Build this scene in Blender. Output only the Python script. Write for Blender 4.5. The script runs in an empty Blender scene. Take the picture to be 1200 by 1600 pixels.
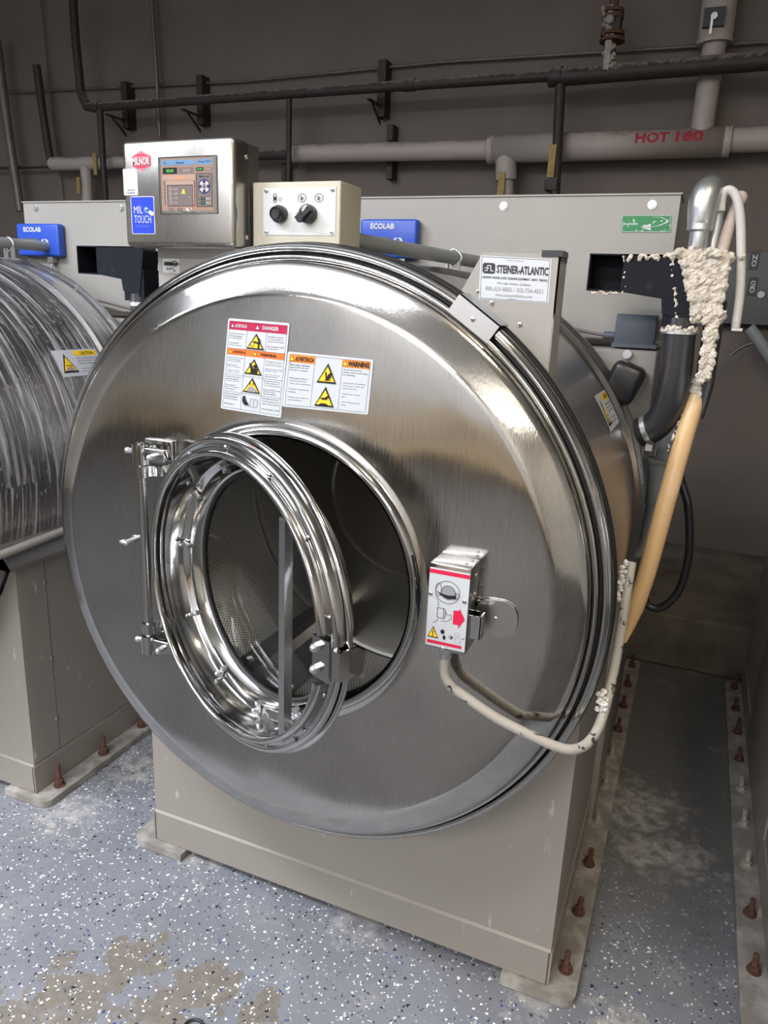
import bpy, bmesh, math, random
from mathutils import Vector, Matrix
PI = math.pi
random.seed(7)
scene = bpy.context.scene
C = scene.collection

# ---------------------------------------------------------------- camera
CAM = Vector((0.6763, -1.2159, 1.4636))
YAW, PIT, ROL, F = -0.388468, 0.274155, 0.0435563, 1158.29
fw = Vector((math.sin(YAW)*math.cos(PIT), math.cos(YAW)*math.cos(PIT), -math.sin(PIT)))
rt = Vector((math.cos(YAW), -math.sin(YAW), 0)); up = rt.cross(fw)
r2 = math.cos(ROL)*rt + math.sin(ROL)*up; u2 = -math.sin(ROL)*rt + math.cos(ROL)*up
cd = bpy.data.cameras.new('camera'); cam = bpy.data.objects.new('camera', cd); C.objects.link(cam)
cd.sensor_fit = 'VERTICAL'; cd.sensor_height = 32.0; cd.lens = 32.0*F/1600.0; cd.clip_start = 0.02
M3 = Matrix((r2, u2, -fw)).transposed()
cam.matrix_world = Matrix.Translation(CAM) @ M3.to_4x4()
scene.camera = cam

def _ray(px, py): return r2*((px-600)/F) - u2*((py-800)/F) + fw
def atY(px, py, y):
    d = _ray(px, py); t = (y-CAM.y)/d.y; return CAM + d*t
def atX(px, py, x):
    d = _ray(px, py); t = (x-CAM.x)/d.x; return CAM + d*t
def atZ(px, py, z):
    d = _ray(px, py); t = (z-CAM.z)/d.z; return CAM + d*t

# ---------------------------------------------------------------- world, lights, exposure
w = bpy.data.worlds.new('world'); scene.world = w; w.use_nodes = True
w.node_tree.nodes['Background'].inputs[0].default_value = (0.55, 0.6, 0.7, 1)
w.node_tree.nodes['Background'].inputs[1].default_value = 0.05
scene.view_settings.view_transform = 'Standard'
scene.view_settings.look = 'None'
scene.view_settings.exposure = -0.2
scene.view_settings.gamma = 1.0
CEIL = 3.7
def area(name, loc, sx, sy, power, col, target=None):
    l = bpy.data.lights.new(name, 'AREA'); l.shape = 'RECTANGLE'; l.size = sx; l.size_y = sy
    l.energy = power; l.color = col
    o = bpy.data.objects.new(name, l); C.objects.link(o); o.location = loc
    if target is not None:
        o.rotation_euler = (Vector(target)-Vector(loc)).to_track_quat('-Z', 'Y').to_euler()
    return o
LAMPS = [  # x, y, length along x, width, power down, power up, colour
    (-1.9, -1.2, 1.3, 0.26, 125, 40, (0.86, 0.91, 1.0)),
    (-0.5, -1.6, 1.2, 0.26, 58, 40, (0.92, 0.94, 1.0)),
    (-3.4, -2.4, 1.3, 0.26, 60, 30, (0.84, 0.90, 1.0)),
    (-1.0, -4.6, 2.4, 0.26, 230, 50, (0.97, 0.97, 1.0)),  # added to brighten the unseen far wall that the steel reflects
    (1.25, -0.95, 0.26, 0.20, 26, 6, (1.0, 0.85, 0.60)),
    (2.2, -4.6, 1.3, 0.26, 80, 30, (1.0, 0.93, 0.82)),
]
LZ = CEIL-0.55
for (x, y, sx, sy, p, pu, c) in LAMPS:
    area('fluorescent_lamp', (x, y, LZ-0.04), sx, sy, p, c)
    l = area('added_uplight', (x, y, LZ+0.04), sx, sy, pu, c); l.rotation_euler = (math.pi, 0, 0)  # upward light added to brighten the ceiling mirrored in the steel

# ---------------------------------------------------------------- materials
def newmat(name):
    m = bpy.data.materials.new(name); m.use_nodes = True
    nt = m.node_tree; b = nt.nodes['Principled BSDF']; return m, nt, b
def sock(nt, s, v):
    s.default_value = v
def plain(name, col, rough=0.5, metal=0.0, bump=0.0, bscale=60, var=0.0, vscale=8, spec=None, coat=0, emit=None, dirt=None, stretch=None):
    m, nt, b = newmat(name)
    b.inputs['Base Color'].default_value = (*col, 1); b.inputs['Roughness'].default_value = rough
    b.inputs['Metallic'].default_value = metal
    if spec is not None: b.inputs['Specular IOR Level'].default_value = spec
    if coat: b.inputs['Coat Weight'].default_value = coat; b.inputs['Coat Roughness'].default_value = 0.15
    tc = nt.nodes.new('ShaderNodeTexCoord'); src = tc.outputs['Object']
    if stretch:
        mp = nt.nodes.new('ShaderNodeMapping'); mp.inputs['Scale'].default_value = stretch
        nt.links.new(src, mp.inputs[0]); src = mp.outputs[0]
    if var or dirt:
        n = nt.nodes.new('ShaderNodeTexNoise'); n.inputs['Scale'].default_value = vscale; n.inputs['Detail'].default_value = 6
        n.inputs['Roughness'].default_value = 0.62
        nt.links.new(src, n.inputs[0])
        r = nt.nodes.new('ShaderNodeValToRGB'); nt.links.new(n.outputs['Fac'], r.inputs[0])
        if dirt:
            (dc, lo, hi) = dirt
            r.color_ramp.elements[0].position = lo; r.color_ramp.elements[1].position = hi
            r.color_ramp.elements[0].color = (*col, 1); r.color_ramp.elements[1].color = (*dc, 1)
        else:
            r.color_ramp.elements[0].position = 0.3; r.color_ramp.elements[1].position = 0.7
            r.color_ramp.elements[0].color = (*[c*(1-var) for c in col], 1)
            r.color_ramp.elements[1].color = (*[min(1, c*(1+var)) for c in col], 1)
        nt.links.new(r.outputs[0], b.inputs['Base Color'])
    if bump:
        n2 = nt.nodes.new('ShaderNodeTexNoise'); n2.inputs['Scale'].default_value = bscale; n2.inputs['Detail'].default_value = 5
        nt.links.new(src, n2.inputs[0])
        bp = nt.nodes.new('ShaderNodeBump'); bp.inputs['Strength'].default_value = bump; bp.inputs['Distance'].default_value = 0.002
        nt.links.new(n2.outputs['Fac'], bp.inputs['Height']); nt.links.new(bp.outputs[0], b.inputs['Normal'])
    if emit:
        b.inputs['Emission Color'].default_value = (*emit[0], 1); b.inputs['Emission Strength'].default_value = emit[1]
    return m
def brushed(name, col, rough, stretch, scale=60, bump=0.08, wav=0.0, wscale=3.0, rvar=0.08, cvar=0.0):
    m, nt, b = newmat(name); N = nt.nodes; L = nt.links
    b.inputs['Base Color'].default_value = (*col, 1); b.inputs['Metallic'].default_value = 1.0
    tc = N.new('ShaderNodeTexCoord'); mp = N.new('ShaderNodeMapping'); mp.inputs['Scale'].default_value = stretch
    L.new(tc.outputs['Object'], mp.inputs[0])
    n = N.new('ShaderNodeTexNoise'); n.inputs['Scale'].default_value = scale; n.inputs['Detail'].default_value = 4; L.new(mp.outputs[0], n.inputs[0])
    n3 = N.new('ShaderNodeTexNoise'); n3.inputs['Scale'].default_value = 5; n3.inputs['Detail'].default_value = 5; L.new(tc.outputs['Object'], n3.inputs[0])
    mr = N.new('ShaderNodeMapRange'); mr.inputs['To Min'].default_value = rough-rvar; mr.inputs['To Max'].default_value = rough+rvar
    ad = N.new('ShaderNodeMath'); ad.operation = 'ADD'; L.new(n.outputs['Fac'], ad.inputs[0]); L.new(n3.outputs['Fac'], ad.inputs[1])
    hf = N.new('ShaderNodeMath'); hf.operation = 'MULTIPLY'; hf.inputs[1].default_value = 0.5; L.new(ad.outputs[0], hf.inputs[0])
    L.new(hf.outputs[0], mr.inputs['Value']); L.new(mr.outputs[0], b.inputs['Roughness'])
    if cvar:
        mc = N.new('ShaderNodeMapRange'); mc.inputs['From Min'].default_value = 0.35; mc.inputs['From Max'].default_value = 0.65; mc.inputs['To Min'].default_value = 1-cvar; mc.inputs['To Max'].default_value = 1+cvar; L.new(hf.outputs[0], mc.inputs['Value'])
        vs_ = N.new('ShaderNodeVectorMath'); vs_.operation = 'SCALE'; vs_.inputs[0].default_value = col; L.new(mc.outputs[0], vs_.inputs['Scale']); L.new(vs_.outputs[0], b.inputs['Base Color'])
    b1 = N.new('ShaderNodeBump'); b1.inputs['Strength'].default_value = bump; b1.inputs['Distance'].default_value = 0.0006
    L.new(n.outputs['Fac'], b1.inputs['Height'])
    if wav:
        n4 = N.new('ShaderNodeTexNoise'); n4.inputs['Scale'].default_value = wscale; n4.inputs['Detail'].default_value = 1.0
        L.new(tc.outputs['Object'], n4.inputs[0])
        b2 = N.new('ShaderNodeBump'); b2.inputs['Strength'].default_value = wav; b2.inputs['Distance'].default_value = 0.01
        L.new(n4.outputs['Fac'], b2.inputs['Height']); L.new(b2.outputs[0], b1.inputs['Normal'])
    L.new(b1.outputs[0], b.inputs['Normal'])
    return m
M = {}
M['steel_face'] = brushed('brushed_steel_face', (0.47, 0.455, 0.43), 0.115, (9, 9, 0.35), 60, 0.20, 0.30, 5.0, 0.06, 0.13)
M['steel_shell'] = brushed('steel_shell', (0.46, 0.45, 0.44), 0.30, (1, 1, 1), 90, 0.05, 0.15, 4)
M['chrome'] = brushed('polished_steel', (0.48, 0.475, 0.465), 0.10, (1, 1, 1), 30, 0.04, 0.1, 6, 0.05)
M['steel_box'] = brushed('brushed_steel_box', (0.47, 0.45, 0.42), 0.26, (9, 9, 0.5), 60, 0.12)
M['zinc'] = plain('galvanised', (0.55, 0.56, 0.57), 0.35, 0.9, bump=0.2, bscale=80, var=0.12, vscale=30)
M['paint'] = plain('grey_beige_paint', (0.268, 0.244, 0.214), 0.42, bump=0.04, bscale=90, dirt=((0.50, 0.48, 0.45), 0.63, 0.76), vscale=9, stretch=(3, 3, 1))
M['paint_light'] = plain('panel_paint', (0.30, 0.285, 0.26), 0.45, bump=0.05, bscale=120, var=0.03)
M['beige'] = plain('beige_paint', (0.42, 0.39, 0.315), 0.42, bump=0.08, bscale=260)
M['old_paint'] = plain('painted_pipe', (0.38, 0.35, 0.305), 0.5, bump=0.25, bscale=90, dirt=((0.03, 0.03, 0.03), 0.60, 0.63), vscale=45, stretch=(1, 1, 1))
M['flange'] = plain('flange_paint', (0.225, 0.205, 0.18), 0.6, bump=0.4, bscale=60, dirt=((0.46, 0.44, 0.41), 0.45, 0.75), vscale=16)
M['rust'] = plain('rust', (0.10, 0.045, 0.03), 0.85, bump=0.8, bscale=160, var=0.5, vscale=90)
M['rust_pale'] = plain('limed_bolt', (0.33, 0.30, 0.26), 0.9, bump=0.8, bscale=160, var=0.3, vscale=60)
M['black'] = plain('black_plastic', (0.014, 0.014, 0.016), 0.35)
M['rubber'] = plain('black_rubber', (0.022, 0.022, 0.025), 0.33, bump=0.25, bscale=30, dirt=((0.25, 0.25, 0.25), 0.68, 0.80), vscale=14, stretch=(3, 3, 0.6))
M['dark_grey'] = plain('dark_grey_plastic', (0.085, 0.10, 0.125), 0.45)
M['grey_pipe'] = plain('grey_conduit', (0.23, 0.24, 0.245), 0.45, var=0.1)
M['duct'] = plain('black_duct', (0.008, 0.009, 0.014), 0.6, spec=0.15, bump=0.1, bscale=30, dirt=((0.07, 0.075, 0.085), 0.62, 0.85), vscale=9)
M['crust'] = plain('detergent_crust', (0.56, 0.50, 0.425), 0.95, bump=1.0, bscale=240, var=0.25, vscale=60)
M['crust_w'] = plain('lime_crust', (0.70, 0.68, 0.64), 0.95, bump=1.0, bscale=240, var=0.2, vscale=60)
M['tan'] = plain('yellowed_pipe', (0.62, 0.40, 0.19), 0.35, bump=0.1, bscale=12, dirt=((0.75, 0.55, 0.33), 0.5, 0.7), vscale=6)
M['hose'] = plain('white_braided_hose', (0.52, 0.50, 0.47), 0.5, bump=0.8, bscale=240)
M['pinkhose'] = plain('braided_hose', (0.50, 0.42, 0.36), 0.5, bump=1.0, bscale=260)
M['white'] = plain('sticker_white', (0.52, 0.54, 0.57), 0.35)
M['white_plate'] = plain('white_plate', (0.54, 0.55, 0.54), 0.3)
M['ink'] = plain('ink', (0.012, 0.012, 0.012), 0.4)
M['ink_grey'] = plain('fine_print', (0.10, 0.10, 0.11), 0.4)
M['ink_soft'] = plain('worn_print', (0.28, 0.28, 0.29), 0.4)
M['orange'] = plain('orange_print', (0.85, 0.25, 0.03), 0.4)
M['redorange'] = plain('red_orange_print', (0.75, 0.16, 0.03), 0.4)
M['crimson'] = plain('crimson_print', (0.42, 0.008, 0.06), 0.4)
M['red'] = plain('red_print', (0.62, 0.012, 0.06), 0.4)
M['yellow'] = plain('yellow_print', (0.85, 0.55, 0.02), 0.4)
M['blue'] = plain('blue_print', (0.015, 0.045, 0.50), 0.35)
M['ecoblue'] = plain('blue_plastic', (0.02, 0.07, 0.42), 0.35)
M['green'] = plain('green_print', (0.02, 0.20, 0.06), 0.5, dirt=((0.6, 0.63, 0.58), 0.60, 0.64), vscale=90)
M['logo_red'] = plain('logo_red', (0.50, 0.03, 0.06), 0.4)
M['glass'] = None
def emis(name, c, s): return plain(name, tuple(0.3*v for v in c), 0.3, emit=(c, s))
M['scr_bg'] = emis('screen_tan', (0.55, 0.36, 0.26), 0.42)
M['scr_pk'] = emis('screen_pink', (0.68, 0.45, 0.36), 0.5)
M['scr_bl'] = emis('screen_blue', (0.22, 0.42, 0.70), 0.5)
M['scr_dk'] = emis('screen_dark', (0.02, 0.02, 0.02), 0.3)
M['scr_gr'] = emis('screen_green', (0.15, 0.8, 0.15), 0.6)
M['scr_gy'] = emis('screen_grey', (0.30, 0.24, 0.24), 0.45)
M['scr_wh'] = emis('screen_white', (0.85, 0.75, 0.70), 0.6)
M['scr_na'] = emis('screen_navy', (0.05, 0.06, 0.20), 0.5)
# glass of the door
m, nt, b = newmat('door_glass'); b.inputs['Transmission Weight'].default_value = 1.0; b.inputs['Roughness'].default_value = 0.02
b.inputs['IOR'].default_value = 1.0; b.inputs['Base Color'].default_value = (0.93, 0.95, 0.95, 1); M['glass'] = m
tb = nt.nodes.new('ShaderNodeBsdfTransparent'); tb.inputs[0].default_value = (0.93, 0.95, 0.95, 1)
gb = nt.nodes.new('ShaderNodeBsdfGlossy'); gb.inputs['Roughness'].default_value = 0.03
fr = nt.nodes.new('ShaderNodeFresnel'); fr.inputs[0].default_value = 1.45
mx = nt.nodes.new('ShaderNodeMixShader'); nt.links.new(fr.outputs[0], mx.inputs[0]); nt.links.new(tb.outputs[0], mx.inputs[1]); nt.links.new(gb.outputs[0], mx.inputs[2])
nt.links.new(mx.outputs[0], nt.nodes['Material Output'].inputs[0])

def math_node(nt, op, a, b=None, c=None):
    n = nt.nodes.new('ShaderNodeMath'); n.operation = op
    for i, v in enumerate((a, b, c)):
        if v is None: continue
        if isinstance(v, (int, float)): n.inputs[i].default_value = v
        else: nt.links.new(v, n.inputs[i])
    return n.outputs[0]
# perforated basket (uses the metre-scaled UV map)
def perforated():
    m, nt, b = newmat('perforated_steel'); N = nt.nodes; L = nt.links
    uv = N.new('ShaderNodeUVMap'); sp = N.new('ShaderNodeSeparateXYZ'); L.new(uv.outputs[0], sp.inputs[0])
    P = 0.0085
    a = math_node(nt, 'MULTIPLY', sp.outputs[0], 1/P); v = math_node(nt, 'MULTIPLY', sp.outputs[1], 1/(P*0.866))
    row = math_node(nt, 'FLOOR', v); off = math_node(nt, 'MULTIPLY', math_node(nt, 'MODULO', row, 2.0), 0.5)
    fx = math_node(nt, 'SUBTRACT', math_node(nt, 'FRACT', math_node(nt, 'ADD', a, off)), 0.5)
    fy = math_node(nt, 'MULTIPLY', math_node(nt, 'SUBTRACT', math_node(nt, 'FRACT', v), 0.5), 0.866)
    d = math_node(nt, 'SQRT', math_node(nt, 'ADD', math_node(nt, 'MULTIPLY', fx, fx), math_node(nt, 'MULTIPLY', fy, fy)))
    hole = math_node(nt, 'LESS_THAN', d, 0.26)
    # solid bands at both ends
    inb = math_node(nt, 'MULTIPLY', math_node(nt, 'GREATER_THAN', sp.outputs[1], 0.06), math_node(nt, 'LESS_THAN', sp.outputs[1], 0.60))
    hole = math_node(nt, 'MULTIPLY', hole, inb)
    b.inputs['Base Color'].default_value = (0.50, 0.49, 0.46, 1); b.inputs['Metallic'].default_value = 1; b.inputs['Roughness'].default_value = 0.3
    db = N.new('ShaderNodeBsdfDiffuse'); db.inputs[0].default_value = (0.01, 0.01, 0.01, 1)
    mx = N.new('ShaderNodeMixShader'); L.new(hole, mx.inputs[0]); L.new(b.outputs[0], mx.inputs[1]); L.new(db.outputs[0], mx.inputs[2])
    L.new(mx.outputs[0], N['Material Output'].inputs[0]); return m
M['perf'] = perforated()
M['basket'] = brushed('basket_steel', (0.50, 0.48, 0.45), 0.30, (1, 1, 1), 3, 0.03, 0.04, 3)
# streaked shell of the left washer
def streaked():
    m, nt, b = newmat('streaked_steel'); N = nt.nodes; L = nt.links
    b.inputs['Metallic'].default_value = 1
    uv = N.new('ShaderNodeUVMap'); mp = N.new('ShaderNodeMapping'); mp.inputs['Scale'].default_value = (2.2, 60, 1); L.new(uv.outputs[0], mp.inputs[0])
    n = N.new('ShaderNodeTexNoise'); n.inputs['Scale'].default_value = 1; n.inputs['Detail'].default_value = 4; n.inputs['Roughness'].default_value = 0.75; n.inputs['Distortion'].default_value = 0.4
    L.new(mp.outputs[0], n.inputs[0])
    r = N.new('ShaderNodeValToRGB'); r.color_ramp.elements[0].position = 0.50; r.color_ramp.elements[1].position = 0.66; L.new(n.outputs['Fac'], r.inputs[0])
    mp2 = N.new('ShaderNodeMapping'); mp2.inputs['Scale'].default_value = (45, 130, 1); L.new(uv.outputs[0], mp2.inputs[0])
    n2 = N.new('ShaderNodeTexNoise'); n2.inputs['Scale'].default_value = 1; n2.inputs['Detail'].default_value = 3; L.new(mp2.outputs[0], n2.inputs[0])
    r2_ = N.new('ShaderNodeValToRGB'); r2_.color_ramp.elements[0].position = 0.60; r2_.color_ramp.elements[1].position = 0.72; L.new(n2.outputs['Fac'], r2_.inputs[0])
    mxx = math_node(nt, 'MAXIMUM', r.outputs[0], math_node(nt, 'MULTIPLY', r2_.outputs[0], 0.7)); fac = math_node(nt, 'MULTIPLY', mxx, 0.75)
    b.inputs['Base Color'].default_value = (0.42, 0.41, 0.41, 1); b.inputs['Roughness'].default_value = 0.33
    p2 = N.new('ShaderNodeBsdfPrincipled'); p2.inputs['Base Color'].default_value = (0.60, 0.60, 0.63, 1); p2.inputs['Roughness'].default_value = 0.8
    mx = N.new('ShaderNodeMixShader'); L.new(fac, mx.inputs[0]); L.new(b.outputs[0], mx.inputs[1]); L.new(p2.outputs[0], mx.inputs[2])
    bp = N.new('ShaderNodeBump'); bp.inputs['Strength'].default_value = 0.4; bp.inputs['Distance'].default_value = 0.001; L.new(mxx, bp.inputs['Height']); L.new(bp.outputs[0], p2.inputs['Normal'])
    L.new(mx.outputs[0], N['Material Output'].inputs[0]); return m
M['streaked'] = streaked()
# flaked epoxy floor
def floor_mat():
    m, nt, b = newmat('flaked_epoxy'); N = nt.nodes; L = nt.links
    tc = N.new('ShaderNodeTexCoord'); co = tc.outputs['Object']
    def noise(s, d=5, r=0.6, vec=co, dist=0):
        n = N.new('ShaderNodeTexNoise'); n.inputs['Scale'].default_value = s; n.inputs['Detail'].default_value = d; n.inputs['Roughness'].default_value = r
        n.inputs['Distortion'].default_value = dist; L.new(vec, n.inputs[0]); return n.outputs['Fac']
    def ramp(f, lo, hi, c0=(0, 0, 0), c1=(1, 1, 1)):
        r = N.new('ShaderNodeValToRGB'); r.color_ramp.elements[0].position = lo; r.color_ramp.elements[1].position = hi
        r.color_ramp.elements[0].color = (*c0, 1); r.color_ramp.elements[1].color = (*c1, 1); L.new(f, r.inputs[0]); return r.outputs[0]
    def mix(f, a, c):
        x = N.new('ShaderNodeMix'); x.data_type = 'RGBA'
        if isinstance(f, float): x.inputs[0].default_value = f
        else: L.new(f, x.inputs[0])
        for i, v in ((6, a), (7, c)):
            if isinstance(v, tuple): x.inputs[i].default_value = (*v, 1)
            else: L.new(v, x.inputs[i])
        return x.outputs[2]
    sp = N.new('ShaderNodeSeparateXYZ'); L.new(co, sp.inputs[0])
    X, Y = sp.outputs[0], sp.outputs[1]
    base = ramp(noise(5), 0.3, 0.7, (0.165, 0.171, 0.190), (0.210, 0.217, 0.243))
    # warm worn patches where the coating is gone
    def blob(x, y, r):
        dx = math_node(nt, 'SUBTRACT', X, x); dy = math_node(nt, 'SUBTRACT', Y, y)
        d = math_node(nt, 'SQRT', math_node(nt, 'ADD', math_node(nt, 'MULTIPLY', dx, dx), math_node(nt, 'MULTIPLY', dy, dy)))
        return math_node(nt, 'SUBTRACT', 1.0, math_node(nt, 'DIVIDE', d, r))
    bl = None
    for (px, py, r) in ((205, 1500, .10), (330, 1540, .09), (110, 1570, .16), (400, 1580, .06), (255, 1575, .10), (420, 1560, .05), (60, 1600, .15)):
        p = atZ(px, py, 0); v = blob(p.x, p.y, r)
        bl = v if bl is None else math_node(nt, 'MAXIMUM', bl, v)
    bl = math_node(nt, 'MAXIMUM', bl, -0.6)
    worn = ramp(math_node(nt, 'ADD', math_node(nt, 'MULTIPLY', bl, 0.35), noise(16, 8, 0.6)), 0.60, 0.63)
    col = mix(worn, base, ramp(noise(40), 0.3, 0.7, (0.145, 0.128, 0.108), (0.20, 0.18, 0.155)))
    # flakes
    wob = N.new('ShaderNodeTexNoise'); wob.inputs['Scale'].default_value = 90; L.new(co, wob.inputs[0])
    vm = N.new('ShaderNodeVectorMath'); vm.operation = 'SCALE'; vm.inputs['Scale'].default_value = 0.016; L.new(wob.outputs['Color'], vm.inputs[0])
    va = N.new('ShaderNodeVectorMath'); va.operation = 'ADD'; L.new(co, va.inputs[0]); L.new(vm.outputs[0], va.inputs[1])
    def flakes(scale, r, dens, seed, c):
        nonlocal col
        mp = N.new('ShaderNodeMapping'); mp.inputs['Location'].default_value = (seed, seed*2.3, 0); mp.inputs['Scale'].default_value = (scale, scale, 0.0); L.new(va.outputs[0], mp.inputs[0])
        v = N.new('ShaderNodeTexVoronoi'); v.inputs['Scale'].default_value = 1; v.inputs['Randomness'].default_value = 1; L.new(mp.outputs[0], v.inputs[0])
        s = N.new('ShaderNodeSeparateColor'); L.new(v.outputs['Color'], s.inputs[0])
        keep = math_node(nt, 'LESS_THAN', s.outputs[0], dens)
        rr = math_node(nt, 'MULTIPLY', math_node(nt, 'ADD', s.outputs[1], 0.35), r)
        f = math_node(nt, 'MULTIPLY', math_node(nt, 'LESS_THAN', v.outputs['Distance'], rr), keep)
        col = mix(f, col, c)
    flakes(120, 0.27, 0.42, 3.1, (0.72, 0.74, 0.76))
    flakes(80, 0.21, 0.30, 9.7, (0.78, 0.80, 0.80))
    flakes(100, 0.27, 0.34, 5.3, (0.02, 0.022, 0.03))
    flakes(110, 0.25, 0.14, 1.7, (0.04, 0.07, 0.25))
    # the aisle between the washers fades to darker plain grey without flakes, with limescale bloom
    far = ramp(math_node(nt, 'ADD', math_node(nt, 'MULTIPLY', Y, 0.25), math_node(nt, 'MULTIPLY', noise(4), 0.35)), 0.24, 0.36)
    side = ramp(X, 0.40, 0.50)
    fs = math_node(nt, 'MULTIPLY', far, side)
    aisle = ramp(noise(3, 7), 0.25, 0.75, (0.115, 0.118, 0.12), (0.165, 0.163, 0.158))
    col = mix(fs, col, aisle)
    dust = ramp(noise(7, 9, 0.72), 0.56, 0.80, (0, 0, 0), (0.55, 0.55, 0.55))
    col = mix(dust, col, (0.42, 0.41, 0.40))
    # lime band near the foot of the washers
    b2 = None
    for (px, py, r) in ((990, 1260, .22), (1010, 1330, .15), (1070, 1340, .13), (830, 1545, .10), (330, 1330, .12), (560, 1430, .12), (215, 1200, .16), (110, 1270, .16), (960, 1600, .1)):
        p = atZ(px, py, 0); v = blob(p.x, p.y, r); b2 = v if b2 is None else math_node(nt, 'MAXIMUM', b2, v)
    b2 = math_node(nt, 'MAXIMUM', b2, -0.5)
    lime = ramp(math_node(nt, 'ADD', math_node(nt, 'MULTIPLY', b2, 0.22), noise(26, 9, 0.7)), 0.56, 0.82, (0, 0, 0), (0.8, 0.8, 0.8))
    col = mix(lime, col, (0.50, 0.48, 0.44))
    L.new(col, b.inputs['Base Color'])
    rr = N.new('ShaderNodeMapRange'); rr.inputs['To Min'].default_value = 0.28; rr.inputs['To Max'].default_value = 0.6; L.new(noise(9), rr.inputs['Value']); L.new(rr.outputs[0], b.inputs['Roughness'])
    bp = N.new('ShaderNodeBump'); bp.inputs['Strength'].default_value = 0.35; bp.inputs['Distance'].default_value = 0.003
    L.new(noise(45, 8), bp.inputs['Height']); L.new(bp.outputs[0], b.inputs['Normal'])
    return m
M['floor'] = floor_mat()
M['wall'] = plain('painted_block_wall', (0.145, 0.120, 0.103), 0.75, bump=0.5, bscale=25, var=0.10, vscale=2.0)
M['curb'] = plain('stained_concrete', (0.17, 0.15, 0.12), 0.8, bump=0.8, bscale=20, dirt=((0.07, 0.06, 0.05), 0.42, 0.72), vscale=5)
M['ceiling'] = plain('ceiling_paint', (0.66, 0.66, 0.66), 0.8)
M['stripe'] = plain('added_yellow_stripe', (0.85, 0.60, 0.30), 0.5)  # yellow added to put golden lines into the steel's reflection
M['dark_floor'] = plain('added_dark_floor', (0.055, 0.053, 0.052), 0.6, var=0.3, vscale=3)  # dark tone added so the lower steel disc reflects dark
M['room'] = plain('room_paint', (0.42, 0.40, 0.37), 0.8, var=0.1, vscale=1)
def dusty(name, col, dust, rough, lo, hi, amt=0.5, scale=40):
    m, nt, b = newmat(name); N = nt.nodes; L = nt.links
    g = N.new('ShaderNodeNewGeometry'); sp = N.new('ShaderNodeSeparateXYZ'); L.new(g.outputs['Normal'], sp.inputs[0])
    tc = N.new('ShaderNodeTexCoord'); n = N.new('ShaderNodeTexNoise'); n.inputs['Scale'].default_value = scale; n.inputs['Detail'].default_value = 7; n.inputs['Roughness'].default_value = 0.7; L.new(tc.outputs['Object'], n.inputs[0])
    f = math_node(nt, 'ADD', sp.outputs[2], math_node(nt, 'MULTIPLY', math_node(nt, 'SUBTRACT', n.outputs['Fac'], 0.5), 2.2))
    r = N.new('ShaderNodeValToRGB'); r.color_ramp.elements[0].position = lo; r.color_ramp.elements[1].position = hi
    r.color_ramp.elements[0].color = (*col, 1); r.color_ramp.elements[1].color = (*dust, 1); L.new(f, r.inputs[0]); L.new(r.outputs[0], b.inputs['Base Color'])
    b.inputs['Roughness'].default_value = rough
    bp = N.new('ShaderNodeBump'); bp.inputs['Strength'].default_value = amt; bp.inputs['Distance'].default_value = 0.004; L.new(n.outputs['Fac'], bp.inputs['Height']); L.new(bp.outputs[0], b.inputs['Normal'])
    return m
M['steam'] = dusty('dusty_black_iron', (0.030, 0.018, 0.016), (0.21, 0.18, 0.17), 0.6, 0.30, 0.80)
M['insul'] = dusty('white_pipe_jacket', (0.37, 0.325, 0.295), (0.22, 0.185, 0.165), 0.55, 0.55, 1.2, 0.3, 14)
M['thin'] = plain('thin_conduit', (0.14, 0.12, 0.11), 0.45, 0.3, var=0.2)
M['yel_old'] = plain('faded_yellow', (0.30, 0.22, 0.07), 0.7, var=0.3, vscale=40)
M['panelbox'] = plain('switchgear_grey', (0.085, 0.09, 0.085), 0.5)
M['stencil'] = plain('stencil_red', (0.33, 0.012, 0.03), 0.7, dirt=((0.40, 0.30, 0.27), 0.60, 0.72), vscale=30)
M['lampwhite'] = plain('lamp_housing', (0.7, 0.7, 0.7), 0.5)
M['gasket'] = plain('black_gasket', (0.012, 0.012, 0.012), 0.6)

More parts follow.
